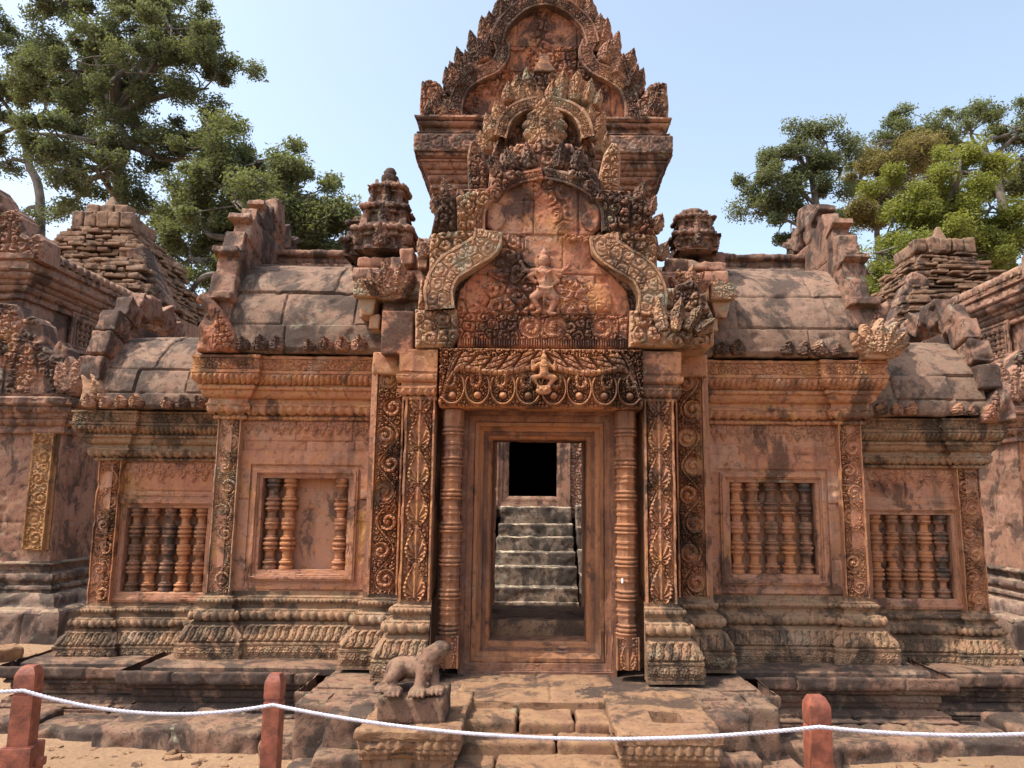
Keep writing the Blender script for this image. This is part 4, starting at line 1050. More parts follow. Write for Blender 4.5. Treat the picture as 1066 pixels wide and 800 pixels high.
# ---- miniature towers on the roof joints
def mini_tower(cx, y, z, sc, tiers, knob, mat, h=1.0):
    mb = MB(); w = .30 * sc; zz = z
    for i in range(tiers):
        q = w / 2; th = .17 * sc * h * (.9 ** i)
        path = [(cx - q, y + q), (cx - q, y - q * .95), (cx - q * .55, y - q * .95), (cx - q * .55, y - q * 1.12), (cx + q * .55, y - q * 1.12), (cx + q * .55, y - q * .95), (cx + q, y - q * .95), (cx + q, y + q)]
        pr = Prof(.02, zz, .008).f(0, th * .12).f(-.02, .0).f(0, th * .38).f(.015, 0).t(th * .12, .01, b_beads, .006).f(0, th * .1).f(.02, .0).t(th * .16, .012, b_lotus, .01).f(-.03, 0).f(0, th * .12).f(-q * .9, .0)
        sweep(mb, path, pr, res=.009, er=1.6)
        rblock(mb, (cx, y, zz + th / 2), (w * .9, w * .9, th), r=.01, er=0, res=.1)
        for sx in (-1, 0, 1):
            rblock(mb, (cx + sx * q * .80, y - q * (1.0 if sx == 0 else .85), zz + th * 1.05), (w * .24, w * .22, th * .42), (0, 0, .1 * sx), r=w * .08, er=1.6, taper=(.6, .6), tint=random.random(), res=.012)
            if sx: leaf_geo(mb, (cx + sx * q * 1.0, zz + th * .2), .0, w * .22, th * .8, .06, .05 * sx, y - q * .9, i * 5 + sx, random.random())
        leaf_geo(mb, (cx, zz + th * .1), 0, w * .34, th * .85, .07, 0, y - q * 1.18, i + 5, .7)
        zz += th; w *= .75
    if knob:
        P = [(w * .52, zz - .01), (w * .56, zz + .02 * sc), (w * .40, zz + .035 * sc), (w * .46, zz + .055 * sc), (w * .44, zz + .075 * sc), (w * .30, zz + .085 * sc), (w * .33, zz + .105 * sc), (w * .22, zz + .13 * sc), (.0, zz + .14 * sc)]
    else:
        P = [(w * .70, zz - .01), (w * .74, zz + .03 * sc), (w * .55, zz + .035 * sc), (w * .5, zz + .06 * sc), (w * .2, zz + .07 * sc), (0, zz + .072 * sc)]
    lathe(mb, (cx, y, 0), P, 16, 1.4)
    return mb.build('miniature_tower', mat, G)
x, z = at(403, 262, 5.55); mini_tower(x - .0, 5.55, z - .05, 1.22, 3, True, M['crest'])
mini_tower(x - .19, 5.75, z - .02, .95, 2, True, M['crest'])
x, z = at(722, 262, 5.6); mini_tower(x, 5.6, z - .04, .95, 2, False, M['crest'])
mb = MB(); x, z = at(738, 275, 5.7); rblock(mb, (x, 5.75, z), (.22, .3, .14), r=.03, er=2, res=.015); x, z = at(706, 270, 5.6); rblock(mb, (x, 5.75, z), (.10, .3, .22), (0, .1, 0), r=.03, er=2, res=.015); mb.build('carved_rubble', M['crest'], G)

# ---- middle gable
D2 = 5.10
mb = MB(); poly = sym([(512, 190), (512, 160), (520, 140), (527, 110), (540, 84), (567, 70)], D2 + .10); P = np.array(poly)
panel(mb, (0, D2 + .10, 0), XF, P[:, 0].min(), P[:, 0].max(), P[:, 1].min(), P[:, 1].max(), lambda u, v: .03 * foliage(u, v, .09, 18), .5, .007, poly=poly, er=1.5, back=True)
mg = mb.build('middle_gable', M['upper'], G)
arch_band('gable_band', [(521, 146), (527, 128), (540, 116), (560, 110)], D2, .095, .06, (M['lich'], M['lich']), mg)
mb = MB(); leaf_geo(mb, at(567, 153, D2), 0, .30, .345, .15, 0, D2 - .02, 77, .9, res=.006); mb.build('oval_leaf', M['lich'], mg)['label'] = 'large pale lotus-bud leaf in the middle'
mb = MB(); x, z = at(567, 66, D2 + .1); rblock(mb, (x, D2 + .15, z), (.19, .18, .18), r=.02, er=1.6, taper=(.12, .4), res=.01); mb.build('apex_stone', M['red'], mg)
for s, L in ((-1, [(530, 108, 88, .10), (541, 107, 80, .13), (553, 106, 72, .12), (562, 108, 90, .08)]), (1, [(574, 108, 86, .10), (583, 107, 75, .12), (597, 107, 75, .12), (610, 109, 84, .10), (620, 112, 94, .07)])):
    for i, (x, yb, yt, w) in enumerate(L):
        a = at(x, yb, D2 + .02); b = at(x + 2 * s, yt, D2 + .02)
        mb = MB(); leaf_geo(mb, a, .06 * s * i, w, b[1] - a[1], .10, .08 * s, D2 + .02, i + 60, .5 + .1 * i); mb.build('flame_leaf', M['lich'], mg)
flame_row([((514, 146), (507, 118)), ((521, 130), (518, 106)), ((507, 158), (501, 135))], D2 + .03, M['lich'], mg, .11, seed=70)
for s in (1, -1):
    pxs = [(487, 199), (486, 158), (490, 146), (496, 145), (504, 158), (509, 180), (509, 199)]
    carved_block('corner_antefix', pxs, D1 + .12, .3, M['upper'] if s < 0 else M['lich'], mg, seed=5 + s, cs=.06, amp=.03, mirror=(s > 0), dome=.02)
# row of carved stones between the lower arch and the oval leaf
for s in (1, -1):
    for i, (pl, m_) in enumerate((([(447, 286), (446, 262), (448, 243), (470, 240), (497, 239), (499, 248), (480, 263), (464, 270), (456, 288)], 'lich'), ([(475, 241), (474, 205), (490, 199), (510, 198), (516, 208), (503, 222), (498, 241)], 'lich'),
                   ([(448, 242), (452, 222), (460, 205), (475, 204), (476, 242)], 'upper'), ([(508, 212), (510, 190), (521, 178), (541, 176), (544, 186), (530, 194), (519, 210)], 'crest'), ([(434, 322), (437, 292), (446, 284), (462, 290), (458, 324)], 'lich'))):
        carved_block('gable_scroll_stone', pl, D1 - .025, .25, M[m_ if s < 0 else ('upper' if i in (1,) else 'crest' if i == 3 else m_)], tymp, seed=30 + i + s, cs=.085, amp=.045, mirror=(s > 0), dome=.02)
for s in (1, -1):
    carved_block('carved_course', [(520, 188), (522, 165), (530, 152), (548, 150), (566, 153), (566, 176), (545, 182)], D2 - .06, .2, M['lich'] if s < 0 else M['upper'], mg, seed=9 + s, cs=.075, amp=.045, mirror=(s > 0), dome=.02)

# ---- upper tower and its gable
D3 = 6.0
tw = [(-.885, 7.1), (-.885, D3), (.905, D3), (.905, 7.1), (-.885, 7.1)]
mb = MB(); hf, tf = wall_h(71, [3.9, 4.1], .5)
panel(mb, (0, D3, 0), XF, -.885, .905, 3.55, 4.33, hf, .1, .012, tintf=tf)
for s in (1, -1):
    y0, y1 = sorted((su(s, D3), su(s, 7.1))); panel(mb, (.905 if s > 0 else -.885, 0, 0), side(s), y0, y1, 3.55, 4.33, hf, .1, .02, tintf=tf)
tower = mb.build('upper_storey', M['upper'], G)
mb = MB()
pr = (Prof(0, 4.26, .009).f(.02, 0).f(0, .03).f(.015, 0).t(.03, .012, b_beads, .006).f(0, .02).q(.04, .06, convex=False).f(.012, 0).f(0, .035).q(.04, .055, convex=False).f(.012, 0).f(0, .03).f(.02, 0).f(0, .04).f(.02, .0)
      .f(0, .16, b_fol, .008).f(-.015, 0).f(0, .02).f(-.055, .0).f(0, .055).q(.05, .05, convex=False).f(.02, 0).f(0, .03).f(-.08, .01).f(-.3, 0))
sweep(mb, tw[:4], pr, res=.010, er=1.4, jw=.8); rblock(mb, (.01, 6.55, 4.62), (1.75, 1.05, .72), r=.01, er=0, res=.3)
mb.build('cornice', M['upper'], tower)
tp3 = [(476, 130), (478, 112), (486, 92), (502, 80), (520, 73), (528, 60), (524, 46), (530, 28), (546, 14), (567, 6)]
poly = sym(tp3, D3 + .03); P = np.array(poly); r3 = [at(567, 82, D3)[1], at(567, 48, D3)[1]]
def tym3(u, v):
    g, t, o = blocks(u, v, r3, .38, 6, .006)
    z1 = r3[1]; h = .03 * narrative(u, v, .10, 33) * np.where(v > z1, np.exp(-((u - C0 + .02) / .09) ** 2), 1)
    lob = np.hypot(np.abs(u - C0) - .24, v - z1 - .03) < .08
    return h + .015 * lob * (v > z1 - .04) - .014 * g + (o - .5) * .014
mb = MB(); panel(mb, (0, D3 + .03, 0), XF, P[:, 0].min(), P[:, 0].max(), P[:, 1].min(), P[:, 1].max(), tym3, .2, .0065, poly=poly, tintf=lambda u, v: blocks(u, v, r3, .38, 6)[1])
ty3 = mb.build('tympanum', M['red'], tower)
mb = MB(); poly = sym([(440, 132), (442, 110), (462, 92), (474, 74), (484, 60), (494, 46), (506, 28), (520, 10), (538, -8), (567, -22)], D3 + .08); P = np.array(poly)
panel(mb, (0, D3 + .08, 0), XF, P[:, 0].min(), P[:, 0].max(), P[:, 1].min(), P[:, 1].max(), lambda u, v: .04 * foliage(u, v, .10, 28), .8, .008, poly=poly, er=1.8, back=True)
mb.build('gable_backing', M['upper'], tower)
arch_band('gable_band', [(474, 128), (476, 108), (484, 91), (500, 80), (516, 72), (524, 58), (521, 46)], D3, .125, .06, (M['upper'], M['upper']), ty3)
arch_band('gable_band', [(517, 48), (523, 30), (538, 14), (552, 6), (567, 3)], D3 - .01, .115, .06, (M['upper'], M['upper']), ty3)
flame_row([((474, 100), (466, 70)), ((485, 84), (476, 50)), ((500, 72), (491, 31)), ((510, 56), (503, 20)), ((512, 40), (511, 14)), ((522, 25), (523, 0)), ((534, 12), (534, -10)), ((546, 4), (547, -18)), ((557, 0), (558, -24)), ((567, -2), (567, -34))], D3 + .02, M['upper'], ty3, .15, th=.10, seed=50)
flame_row([((480, 92), (470, 66)), ((493, 78), (485, 55)), ((506, 66), (500, 42))], D3 - .03, M['upper'], ty3, .13, th=.10, seed=90)
for s in (1, -1):
    carved_block('corner_antefix', [(437, 131), (436, 108), (438, 84), (449, 82), (458, 86), (465, 98), (474, 106), (476, 131)], D3 - .04, .4, M['upper'], tower, seed=15 + s, cs=.10, amp=.035, mirror=(s > 0), dome=.03)
    for i, a in enumerate((-.35, .1, .5)):
        x, z = at(446 + i * 8, 122, D3 - .08); x = x if s < 0 else 2 * C0 - x
        mb = MB(); leaf_geo(mb, (x, z), a * (-s) * -1, .11, .24 - .03 * i, .08, .1, D3 - .09, i + 80, .6); mb.build('flame_leaf', M['upper'], ty3)

# ---- naga hoods on the eave corners
def acroterion(px, d, s, mat, sc=1.0, mirror=False, label=None):
    poly = pxpoly(px, d); P = np.array(poly); mb = MB()
    def hf(u, v):
        w = (u - P[:, 0].min()) / (P[:, 0].max() - P[:, 0].min()); w = w if s < 0 else 1 - w
        return .03 * sst(.45, .6, w) * leafy(u, v, .045, 4) + .015 * np.cos((w * 3 + v * 9) * 3.5) * (w < .5)
    panel(mb, (0, d, 0), XF, P[:, 0].min(), P[:, 0].max(), P[:, 1].min(), P[:, 1].max(), hf, .22 * sc, .006, poly=poly, er=1.4, back=True, dome=.03 * sc, tint=.6)
    o = mb.build('naga_antefix', mat, G)
    if label: o['label'] = label
acroterion([(203, 366), (204, 340), (212, 326), (208, 316), (201, 312), (207, 304), (218, 308), (230, 322), (238, 338), (245, 352), (246, 366)], 5.20, -1, M['red'])
fan('naga_antefix', (912, 369), 5.20, .27, 1, M['lich'], G, n=6, seed=31, tilt=.25, spread=1.7)['label'] = 'shattered pale naga antefix'
acroterion([(902, 346), (904, 334), (914, 318), (926, 312), (931, 318), (924, 334), (916, 352), (908, 356)], 5.26, 1, M['crest'], .8)
acroterion([(80, 418), (84, 402), (82, 390), (90, 385), (98, 390), (105, 402), (108, 418)], 5.48, -1, M['lich'], .8)
acroterion([(1022, 440), (1026, 424), (1036, 408), (1048, 396), (1056, 400), (1054, 412), (1060, 424), (1062, 440)], 5.48, 1, M['upper'], .8)
base_origin(G, (0, 6.0, .62))

# ------------------------------------------------------------------ terrace, stairs, pedestals
T = thing('stone_terrace', 'low moulded sandstone terrace with worn steps under the temple gate', 'terrace')
def plinth_prof(z0, z1, res=.01):
    h = z1 - z0; k = h / .40
    return (Prof(.13, z0 - .06, res).f(0, .06 + .06 * k).f(-.02, .012 * k).f(-.012, 0).f(0, .020 * k).f(-.012, .004).t(.024 * k, .012).f(-.02, .004).f(0, .02 * k).f(-.02, .01 * k).f(0, .012 * k)
            .f(-.03, .004).f(0, .045 * k).f(.012, 0).f(0, .05 * k, b_fol, .008).f(.035, .004).f(0, .022 * k, b_dent, .004).f(.03, .012).q(.012, .03 * k, convex=False).f(0, .035 * k).q(-.014, .018 * k))
def top_face(mb, pts, z, res, seed, jw, rows):
    P = np.array(pts); B = (np.array((1., 0, 0)), np.array((0, 1., 0)), np.array((0, 0, 1.)))
    def hf(u, v):
        g, t, o = blocks(u, v, rows, jw, seed, .006); return -.010 * g + (o - .5) * .008
    panel(mb, (0, 0, z), B, P[:, 0].min(), P[:, 0].max(), P[:, 1].min(), P[:, 1].max(), hf, .05, res, poly=pts, er=1.2, tintf=lambda u, v: blocks(u, v, rows, jw, seed)[1])
for s in (1, -1):
    x1 = .86 if s < 0 else .88
    path = mir([(x1, 4.45), (1.08, 4.45), (1.08, 4.62), (1.30, 4.62), (1.30, 5.07), (2.58, 5.07), (2.58, 5.40), (2.58, 6.2)], s)
    mb = MB(); sweep(mb, path, plinth_prof(GZ - .02, .625), res=.010, er=1.0, jw=.75, seed=5 + s)
    pts = [(.2, 4.36), (.86, 4.36), (.86, 4.45), (1.08, 4.45), (1.08, 4.62), (1.30, 4.62), (1.30, 5.07), (2.58, 5.07), (2.58, 6.0), (.2, 6.0)]
    pts = [(x * s, y) for x, y in pts]
    top_face(mb, pts, .624, .018, 8 + s, .6, [4.7, 5.2])
    mb.build('plinth', M['plinth'], T)
    path = mir([(2.5, 5.39), (3.58, 5.39), (3.58, 7.6)], s)
    mb = MB(); sweep(mb, path, plinth_prof(GZ - .05, .572), res=.010, er=1.0, jw=.8, seed=15 + s)
    top_face(mb, [(x * s, y) for x, y in [(2.45, 5.39), (3.58, 5.39), (3.58, 7.6), (2.45, 7.6)]], .571, .02, 18 + s, .7, [5.8])
    mb.build('plinth', M['plinth'], T)
# middle landing and steps
mb = MB(); top_face(mb, [(-.46, 4.33), (.46, 4.33), (.46, 5.0), (-.46, 5.0)], .628, .012, 3, .9, [4.7])
rblock(mb, (0, 4.50, .585), (.90, .38, .08), r=.012, er=1.8, tint=.3, res=.012); mb.build('landing', M['step'], T)
def step_row(y0, y1, z0, z1, cuts, seed, x0=-.42, x1=.42, mat='step'):
    mb = MB(); xs = [x0] + cuts + [x1]
    for i in range(len(xs) - 1):
        rblock(mb, ((xs[i] + xs[i + 1]) / 2, (y0 + y1) / 2 + random.uniform(-.008, .008), (z0 + z1) / 2 + random.uniform(-.006, .006)), (xs[i + 1] - xs[i] - .008, y1 - y0, z1 - z0), (0, 0, random.uniform(-.01, .01)), r=.022, er=1.8, tint=random.random(), res=.010)
    return mb.build('stair_step', M[mat], T)
step_row(4.06, 4.36, .50, .592, [-.10, .20], 1)
step_row(3.93, 4.12, .40, .535, [.1], 2)
step_row(3.72, 3.98, .25, .468, [-.2], 3)
step_row(3.50, 3.76, .20, .39, [.05], 3)
# pedestals on both sides of the steps
def pedestal(x0, x1, y0, y1, ztop, label=None, socket=None):
    mb = MB(); path = [(x0, y1), (x0, y0), (x1, y0), (x1, y1)]
    pr = (Prof(.02, GZ - .05, .008).f(0, .10).f(-.02, .01).f(0, .03).f(-.015, 0).f(0, .165).f(.012, 0).f(0, .02, b_dent, .004).t(.030, .010, b_beads, .006).f(.01, 0).f(0, .04, b_lotus, .012).f(.012, .004).f(0, ztop - (GZ - .05) - .10 - .01 - .03 - .165 - .02 - .03 - .04 - .004 - .012).q(-.012, .012))
    sweep(mb, path, pr, res=.008, er=1.8)
    B = (np.array((1., 0, 0)), np.array((0, 1., 0)), np.array((0, 0, 1.)))
    def hf(u, v):
        h = np.zeros_like(u)
        if socket: h = h - .07 * ((np.abs(u - socket[0]) < socket[2]) & (np.abs(v - socket[1]) < socket[3]))
        return h
    panel(mb, (0, 0, ztop - .001), B, x0 - .01, x1 + .01, y0 - .01, y1, hf, .05, .008, er=1.6, tint=.6)
    o = mb.build('pedestal', M['step'], T)
    if label: o['label'] = label
xa = at(375, 757, 3.74)[0]; xb = at(476, 757, 3.74)[0]; pedestal(xa, xb, 3.74, 4.45, .640, 'left pedestal carrying the lion block')
xa = at(646, 765, 3.67)[0]; xb = at(750, 765, 3.67)[0]; pedestal(xa, xb, 3.69, 4.45, .645, 'right pedestal with an empty square socket', socket=(at(694, 736, 3.95)[0], 3.97, .075, .075))
for s in (1, -1):
    mb = MB(); rblock(mb, (.94 * s, 4.62, .405), (.80, .62, .40), r=.02, er=2, res=.03); rblock(mb, (.70 * s, 4.42, .42), (.5, .3, .40), r=.02, er=2, res=.03); rblock(mb, (1.12 * s, 4.90, .40), (.32, .5, .40), r=.02, er=1, res=.03); mb.build('core_stone', M['plinth'], T)
# broken corner stones between pedestals and plinth, and rough footing stones
for s in (1, -1):
    for (x, y, z, sx, sy, sz) in ((.98, 4.30, .50, .30, .30, .20), (1.0, 4.22, .34, .34, .4, .16), (.78, 4.40, .56, .2, .3, .14), (1.22, 4.48, .40, .24, .3, .14), (.80, 4.10, .36, .22, .3, .2)):
        mb = MB(); rblock(mb, (x * s, y, z), (sx, sy, sz), (random.uniform(-.04, .04), random.uniform(-.04, .04), random.uniform(-.1, .1)), r=.03, er=2.4, tint=random.random(), res=.014); mb.build('corner_stone', M['plinth'], T)
FT = [(-3.45, 4.92, .30, .62, .36, .18), (-2.85, 4.80, .29, .50, .40, .18), (-2.38, 4.66, .33, .50, .36, .20), (-1.88, 4.62, .35, .56, .40, .20), (-1.42, 4.55, .32, .36, .44, .20), (-1.18, 4.16, .30, .30, .40, .18),
      (1.25, 4.10, .30, .36, .42, .20), (1.52, 4.52, .32, .44, .40, .20), (2.02, 4.60, .32, .56, .42, .18), (2.62, 4.72, .31, .60, .44, .18), (3.25, 4.86, .31, .62, .5, .20), (3.9, 4.95, .30, .6, .5, .18)]
for (x, y, z, sx, sy, sz) in FT:
    mb = MB(); rblock(mb, (x, y + .15, z - .065), (sx, sy, sz), (random.uniform(-.05, .05), random.uniform(-.05, .05), random.uniform(-.06, .06)), r=.04, er=2.8, tint=random.random(), res=.014); mb.build('footing_stone', M['plinth'], T)
base_origin(T, (0, 5, GZ))

# ------------------------------------------------------------------ headless lion
LI = thing('lion_statue', 'headless crouching stone lion on a worn block beside the steps', 'statue')
lx, lz = at(432, 716, 3.98)
lx = at(430, 730, 3.9)[0]; zt = .640
mb = MB(); rblock(mb, (lx, 3.98, zt + .062), (.335, .30, .135), r=.022, er=2, res=.010); mb.build('plinth', M['plinth'], LI)
zf = zt + .128; y = 3.93
mb = MB(); p = lambda dx, dy, dz: (lx + dx, y + dy, zf + dz)
capsule(mb, p(-.085, .06, .098), p(.035, .02, .112), .056, .058); ell(mb, p(-.100, .07, .086), (.060, .07, .062))
capsule(mb, p(.03, .01, .108), p(.085, -.015, .170), .060, .050); capsule(mb, p(.085, -.015, .170), p(.128, -.02, .202), .051, .045)
ell(mb, p(.142, -.02, .208), (.036, .038, .032))
# front legs, straight and splayed
capsule(mb, p(.045, -.03, .11), p(.035, -.075, .035), .038, .030); capsule(mb, p(.085, .01, .11), p(.105, -.03, .035), .036, .028)
capsule(mb, p(-.085, -.0, .10), p(-.105, -.055, .07), .046, .032); capsule(mb, p(-.105, -.055, .07), p(-.09, -.06, .025), .028, .026); capsule(mb, p(-.125, .06, .08), p(-.145, -.0, .025), .034, .024)
for k in range(4):
    for q in range(3): ell(mb, p(.045 + k * .016, -.068 + abs(k - 1.5) * .006 + q * .004, .10 + q * .026 + .006 * (k % 2)), (.010, .010, .016), n=7)
for (fx, fy) in ((.030, -.095), (.115, -.05), (-.088, -.095), (-.150, -.02)):
    ell(mb, p(fx, fy + .015, .020), (.046, .045, .024))
    for k in range(4):
        ell(mb, p(fx - .033 + k * .022, fy - .026 + .004 * abs(k - 1.5), .016), (.0115, .028, .017)); ell(mb, p(fx - .033 + k * .022, fy - .048, .010), (.008, .010, .010))
remeshed('body', mb, M['plinth'], LI, .0062, 2)['label'] = 'worn lion body broken off at the neck'
base_origin(LI, (lx, 3.98, zt))

# ------------------------------------------------------------------ rope barrier
posts = []
def fence_post(px0, px1, pytop, d, label, collar=False, rz=.0):
    x0, zt = at(px0, pytop, d); x1, _ = at(px1, pytop, d); w = x1 - x0; cx = (x0 + x1) / 2
    mb = MB(); h = zt - GZ
    rblock(mb, (cx, d + w / 2, GZ + (h - .10) / 2 - .05), (w, w, h - .10 + .1), (0, 0, rz), r=.005, er=.08, res=.03)
    rblock(mb, (cx, d + w / 2, zt - .098), (w * .86, w * .86, .02), (0, 0, rz), r=.003, er=.05, res=.03)
    rblock(mb, (cx, d + w / 2, zt - .058), (w, w, .066), (0, 0, rz), r=.006, er=.08, res=.02)
    rblock(mb, (cx, d + w / 2, zt - .014), (w * .985, w * .985, .028), (0, 0, rz), r=.004, er=.05, taper=(.62, .62), res=.02)
    if collar:
        zc = at(20, 778, d)[1]; rblock(mb, (cx, d + w / 2, GZ + (zc - GZ) / 2 - .03), (w * 1.55, w * 1.55, zc - GZ + .06), (0, 0, rz), r=.008, er=.08, res=.03)
        rblock(mb, (cx + w * .95, d + w / 2, zc - .06), (w * .5, .03, .03), r=.004, er=0, res=.03)
    o = mb.build('fence_post', M['post']); tag(o, label, 'fence post', 'posts of the rope barrier')
    posts.append((cx, d + w / 2, w)); return o
fence_post(14, 35, 695, 2.9, 'red-brown wooden post with a thick lower sleeve at the left edge', True, .15)
fence_post(275, 293, 703, 3.0, 'slim red-brown wooden post left of the lion pedestal')
fence_post(842, 865, 727, 2.7, 'red-brown wooden post with a peaked top right of the steps', rz=.05)
mb = MB(); ends = [(-90, 706, 2.80), (24, 719, 2.875), (284, 734, 2.975), (853, 757, 2.675), (1290, 738, 2.50)]; sag = [.02, .055, .075, .05]; R = []
for k in range(4):
    a, b = ends[k], ends[k + 1]; A = np.array((at(*a)[0], a[2], at(*a)[1])); Bb = np.array((at(*b)[0], b[2], at(*b)[1])); n_ = 70
    for t in np.linspace(0, 1, n_, endpoint=(k == 3)): R.append(A + (Bb - A) * t - np.array((0, 0, 4 * sag[k] * t * (1 - t))))
R = np.array(R); L_ = np.cumsum(np.r_[0, np.linalg.norm(np.diff(R, axis=0), axis=1)]); Ln = np.arange(0, L_[-1], .006)
R = np.stack([np.interp(Ln, L_, R[:, q]) for q in range(3)], 1)
for q in range(3):                                   # three laid strands
    ph = Ln / .045 * 2 * math.pi + q * 2.094; off = np.stack([0 * ph, np.cos(ph), np.sin(ph)], 1) * .0034
    tube(mb, R + off, .0041, 6)
tag(mb.build('barrier_rope', M['rope']), 'sagging white rope strung along the red-brown posts', 'rope')

# white sticker on the right colonnette
mb = MB(); x, z = at(648, 605, 4.765); lathe(mb, (x, 4.768, z), [(.0, -.016), (.006, -.014), (.008, 0), (.006, .014), (0, .016)], 10, 0); o = mb.build('paper_tag', M['white']); tag(o, 'tiny white paper tag stuck on the right door colonnette', 'tag')

# ------------------------------------------------------------------ side libraries
def library(s, label):
    Lb = thing('library_building', label, 'building')
    gx = lambda x: x * s
    xA = 5.22; xN = 6.25                          # right wall of the aisle / of the nave
    dF = 8.15
    P = lambda pts: mir(pts, -s)                  # outline on the side facing the gate
    # s = -1: left building, its wall looks to +X
    def wallpath(x, y0, y1, back): return mir([(-x - 3, y0), (-x, y0), (-x, y1)], 1) if s < 0 else [(x, y1), (x, y0), (x + 3, y0)]
    mb = MB(); path = wallpath(xA, dF, 12.2, 0)
    bp_ = Prof(.42, GZ - .05, .02).f(0, .34).f(-.06, .02).f(-.10, 0).f(0, .02).q(-.12, .12).f(-.02, 0).t(.06, .02).f(-.03, 0).f(0, .03).t(.10, .035).f(-.06, 0).f(0, .06).f(.02, 0).t(.04, .01, b_beads, .01).f(-.06, .01).f(0, .03)
    sweep(mb, path, bp_, res=.025, er=2, jw=.9); mb.build('base_moulding', M['libb'], Lb)
    zb = bp_.z; mb = MB(); hf, tf = wall_h(81, [1.4, 1.8, 2.2], .7)
    yy = sorted((su(-s, dF), su(-s, 12.2)))
    xx = sorted((s * xA, s * (xA + 3)))
    panel(mb, (s * xA, 0, 0), side(-s), yy[0], yy[1], zb - .05, 2.55, hf, .1, .02, er=1.5, tintf=tf)
    panel(mb, (0, dF, 0), XF, xx[0], xx[1], zb - .05, 2.55, hf, .1, .02, er=1.5, tintf=tf)
    rblock(mb, (s * (xA + 1.5), 10.2, 1.4), (2.8, 3.8, 2.2), r=.01, er=0, res=.5); mb.build('aisle_wall', M['lib'], Lb)
    mb = MB(); x0, x1 = sorted((s * (xA + .05), s * (xA + .27)))
    carved_panel(mb, x0, x1, 1.12, 2.36, dF - .06, scroll, .03, .1, seed=4, res=.012)
    y0, y1 = sorted((su(-s, dF - .02), su(-s, dF + .16))); carved_panel(mb, y0, y1, 1.12, 2.36, 0, scroll, .03, .04, seed=5, B=side(-s), O=(s * (xA + .03), 0, 0), res=.012)
    mb.build('corner_pilaster', M['gold'] if s < 0 else M['carved'], Lb)
    mb = MB(); cp = Prof(0, 2.36, .02).f(.03, 0).t(.05, .015, b_beads, .01).f(0, .03).q(.06, .08, convex=False).f(.02, 0).f(0, .05).q(.06, .08, convex=False).f(.02, 0).f(0, .10, b_fol, .012).f(-.02, .0).f(0, .03)
    sweep(mb, path, cp, res=.025, er=2, jw=.8); zt = cp.z
    mb.build('cornice', M['lib'], Lb)
    # half vault of the aisle
    mb = MB(); pr = Prof(.18, zt, .03).pts([(-1.1 + 1.25 * math.cos(q), zt + .62 * math.sin(q)) for q in np.linspace(.03, 1.5, 16)])
    sweep(mb, wallpath(xA, dF + .1, 12.2, 0)[(1 if s < 0 else 0):(3 if s < 0 else 2)], pr, res=.03, er=2, jw=.6, ufade=0); mb.build('aisle_roof', M['roof'], Lb)
    # carved end of the aisle vault, facing the camera
    mb = MB(); xe = xA - .22
    poly = [(s * (xe + a), zt + b) for a, b in ((0, -.02), (.01, .26), (.09, .40), (.16, .33), (.22, .30), (.25, .52), (.34, .62), (.42, .50), (.50, .56), (.54, .80), (.66, .90), (.78, .84), (.86, 1.02), (1.9, 1.12), (2.3, -.02))]
    Pn = np.array(poly); panel(mb, (0, dF - .05, 0), XF, Pn[:, 0].min(), Pn[:, 0].max(), Pn[:, 1].min(), Pn[:, 1].max(), lambda u, v: .045 * narrative(u, v, .12, 6) - .018 * blocks(u, v, [zt + .3, zt + .62, zt + .9], .42, 6, .008)[0] + .03 * (blocks(u, v, [zt + .3, zt + .62, zt + .9], .42, 6)[2] - .5), .25, .012, poly=poly, er=2.2, back=True, dome=.02, tintf=lambda u, v: blocks(u, v, [zt + .3, zt + .62, zt + .9], .42, 6)[1])
    mb.build('half_gable', M['upper'], Lb)
    mb = MB()
    for i, a in enumerate((-.9, -.4, .1, .5)): leaf_geo(mb, (s * (xe + .12), zt + .02), a * s * .8, .22, .48 - .04 * i, .16, .1, dF - .12, i, .6, res=.014)
    mb.build('naga_antefix', M['lib'], Lb)
    # nave with blind clerestory window and deep cornice
    zc0, zc1 = 2.95, 3.62; npath = wallpath(xN, 8.75, 12.2, 0)
    mb = MB(); panel(mb, (s * xN, 0, 0), side(-s), *sorted((su(-s, 8.75), su(-s, 12.2))), 2.6, 4.55, wall_h(91, [3.0, 3.3, 3.6, 3.9], .6)[0], .1, .02, er=1.5)
    panel(mb, (0, 8.75, 0), XF, *sorted((s * xN, s * (xN + 3))), 2.6, 4.55, wall_h(91, [3.0, 3.3, 3.6, 3.9], .6)[0], .1, .03, er=1.5)
    rblock(mb, (s * (xN + 1.5), 10.5, 3.5), (2.8, 3.3, 2.1), r=.01, er=0, res=.5); mb.build('nave_wall', M['lib'], Lb)
    # clerestory windows
    U, Vv, N = side(-s)
    for yc in (10.0, 11.2):
        mb = MB(); w, h, z0 = .62, .34, 3.66; uc = su(-s, yc)
        pr = Prof(.09, -.01, .012).f(0, .03).f(-.03, 0).f(0, -.012).f(-.03, 0).f(0, .012).f(-.03, 0).f(0, -.10)
        sweep(mb, [(uc - w / 2, z0), (uc + w / 2, z0), (uc + w / 2, z0 + h), (uc - w / 2, z0 + h)], pr, (U, Vv, N), (s * xN - s * .06, 0, 0), closed=True, res=.02)
        wo = mb.build('window', M['lib'], Lb)
        for i in range(6):
            m2 = MB(); lathe(m2, (s * xN - s * .06, yc - w / 2 + (i + .5) * w / 6, z0), baluster_profile(h, .038), 12, .5); m2.build('baluster', M['lib'], wo)
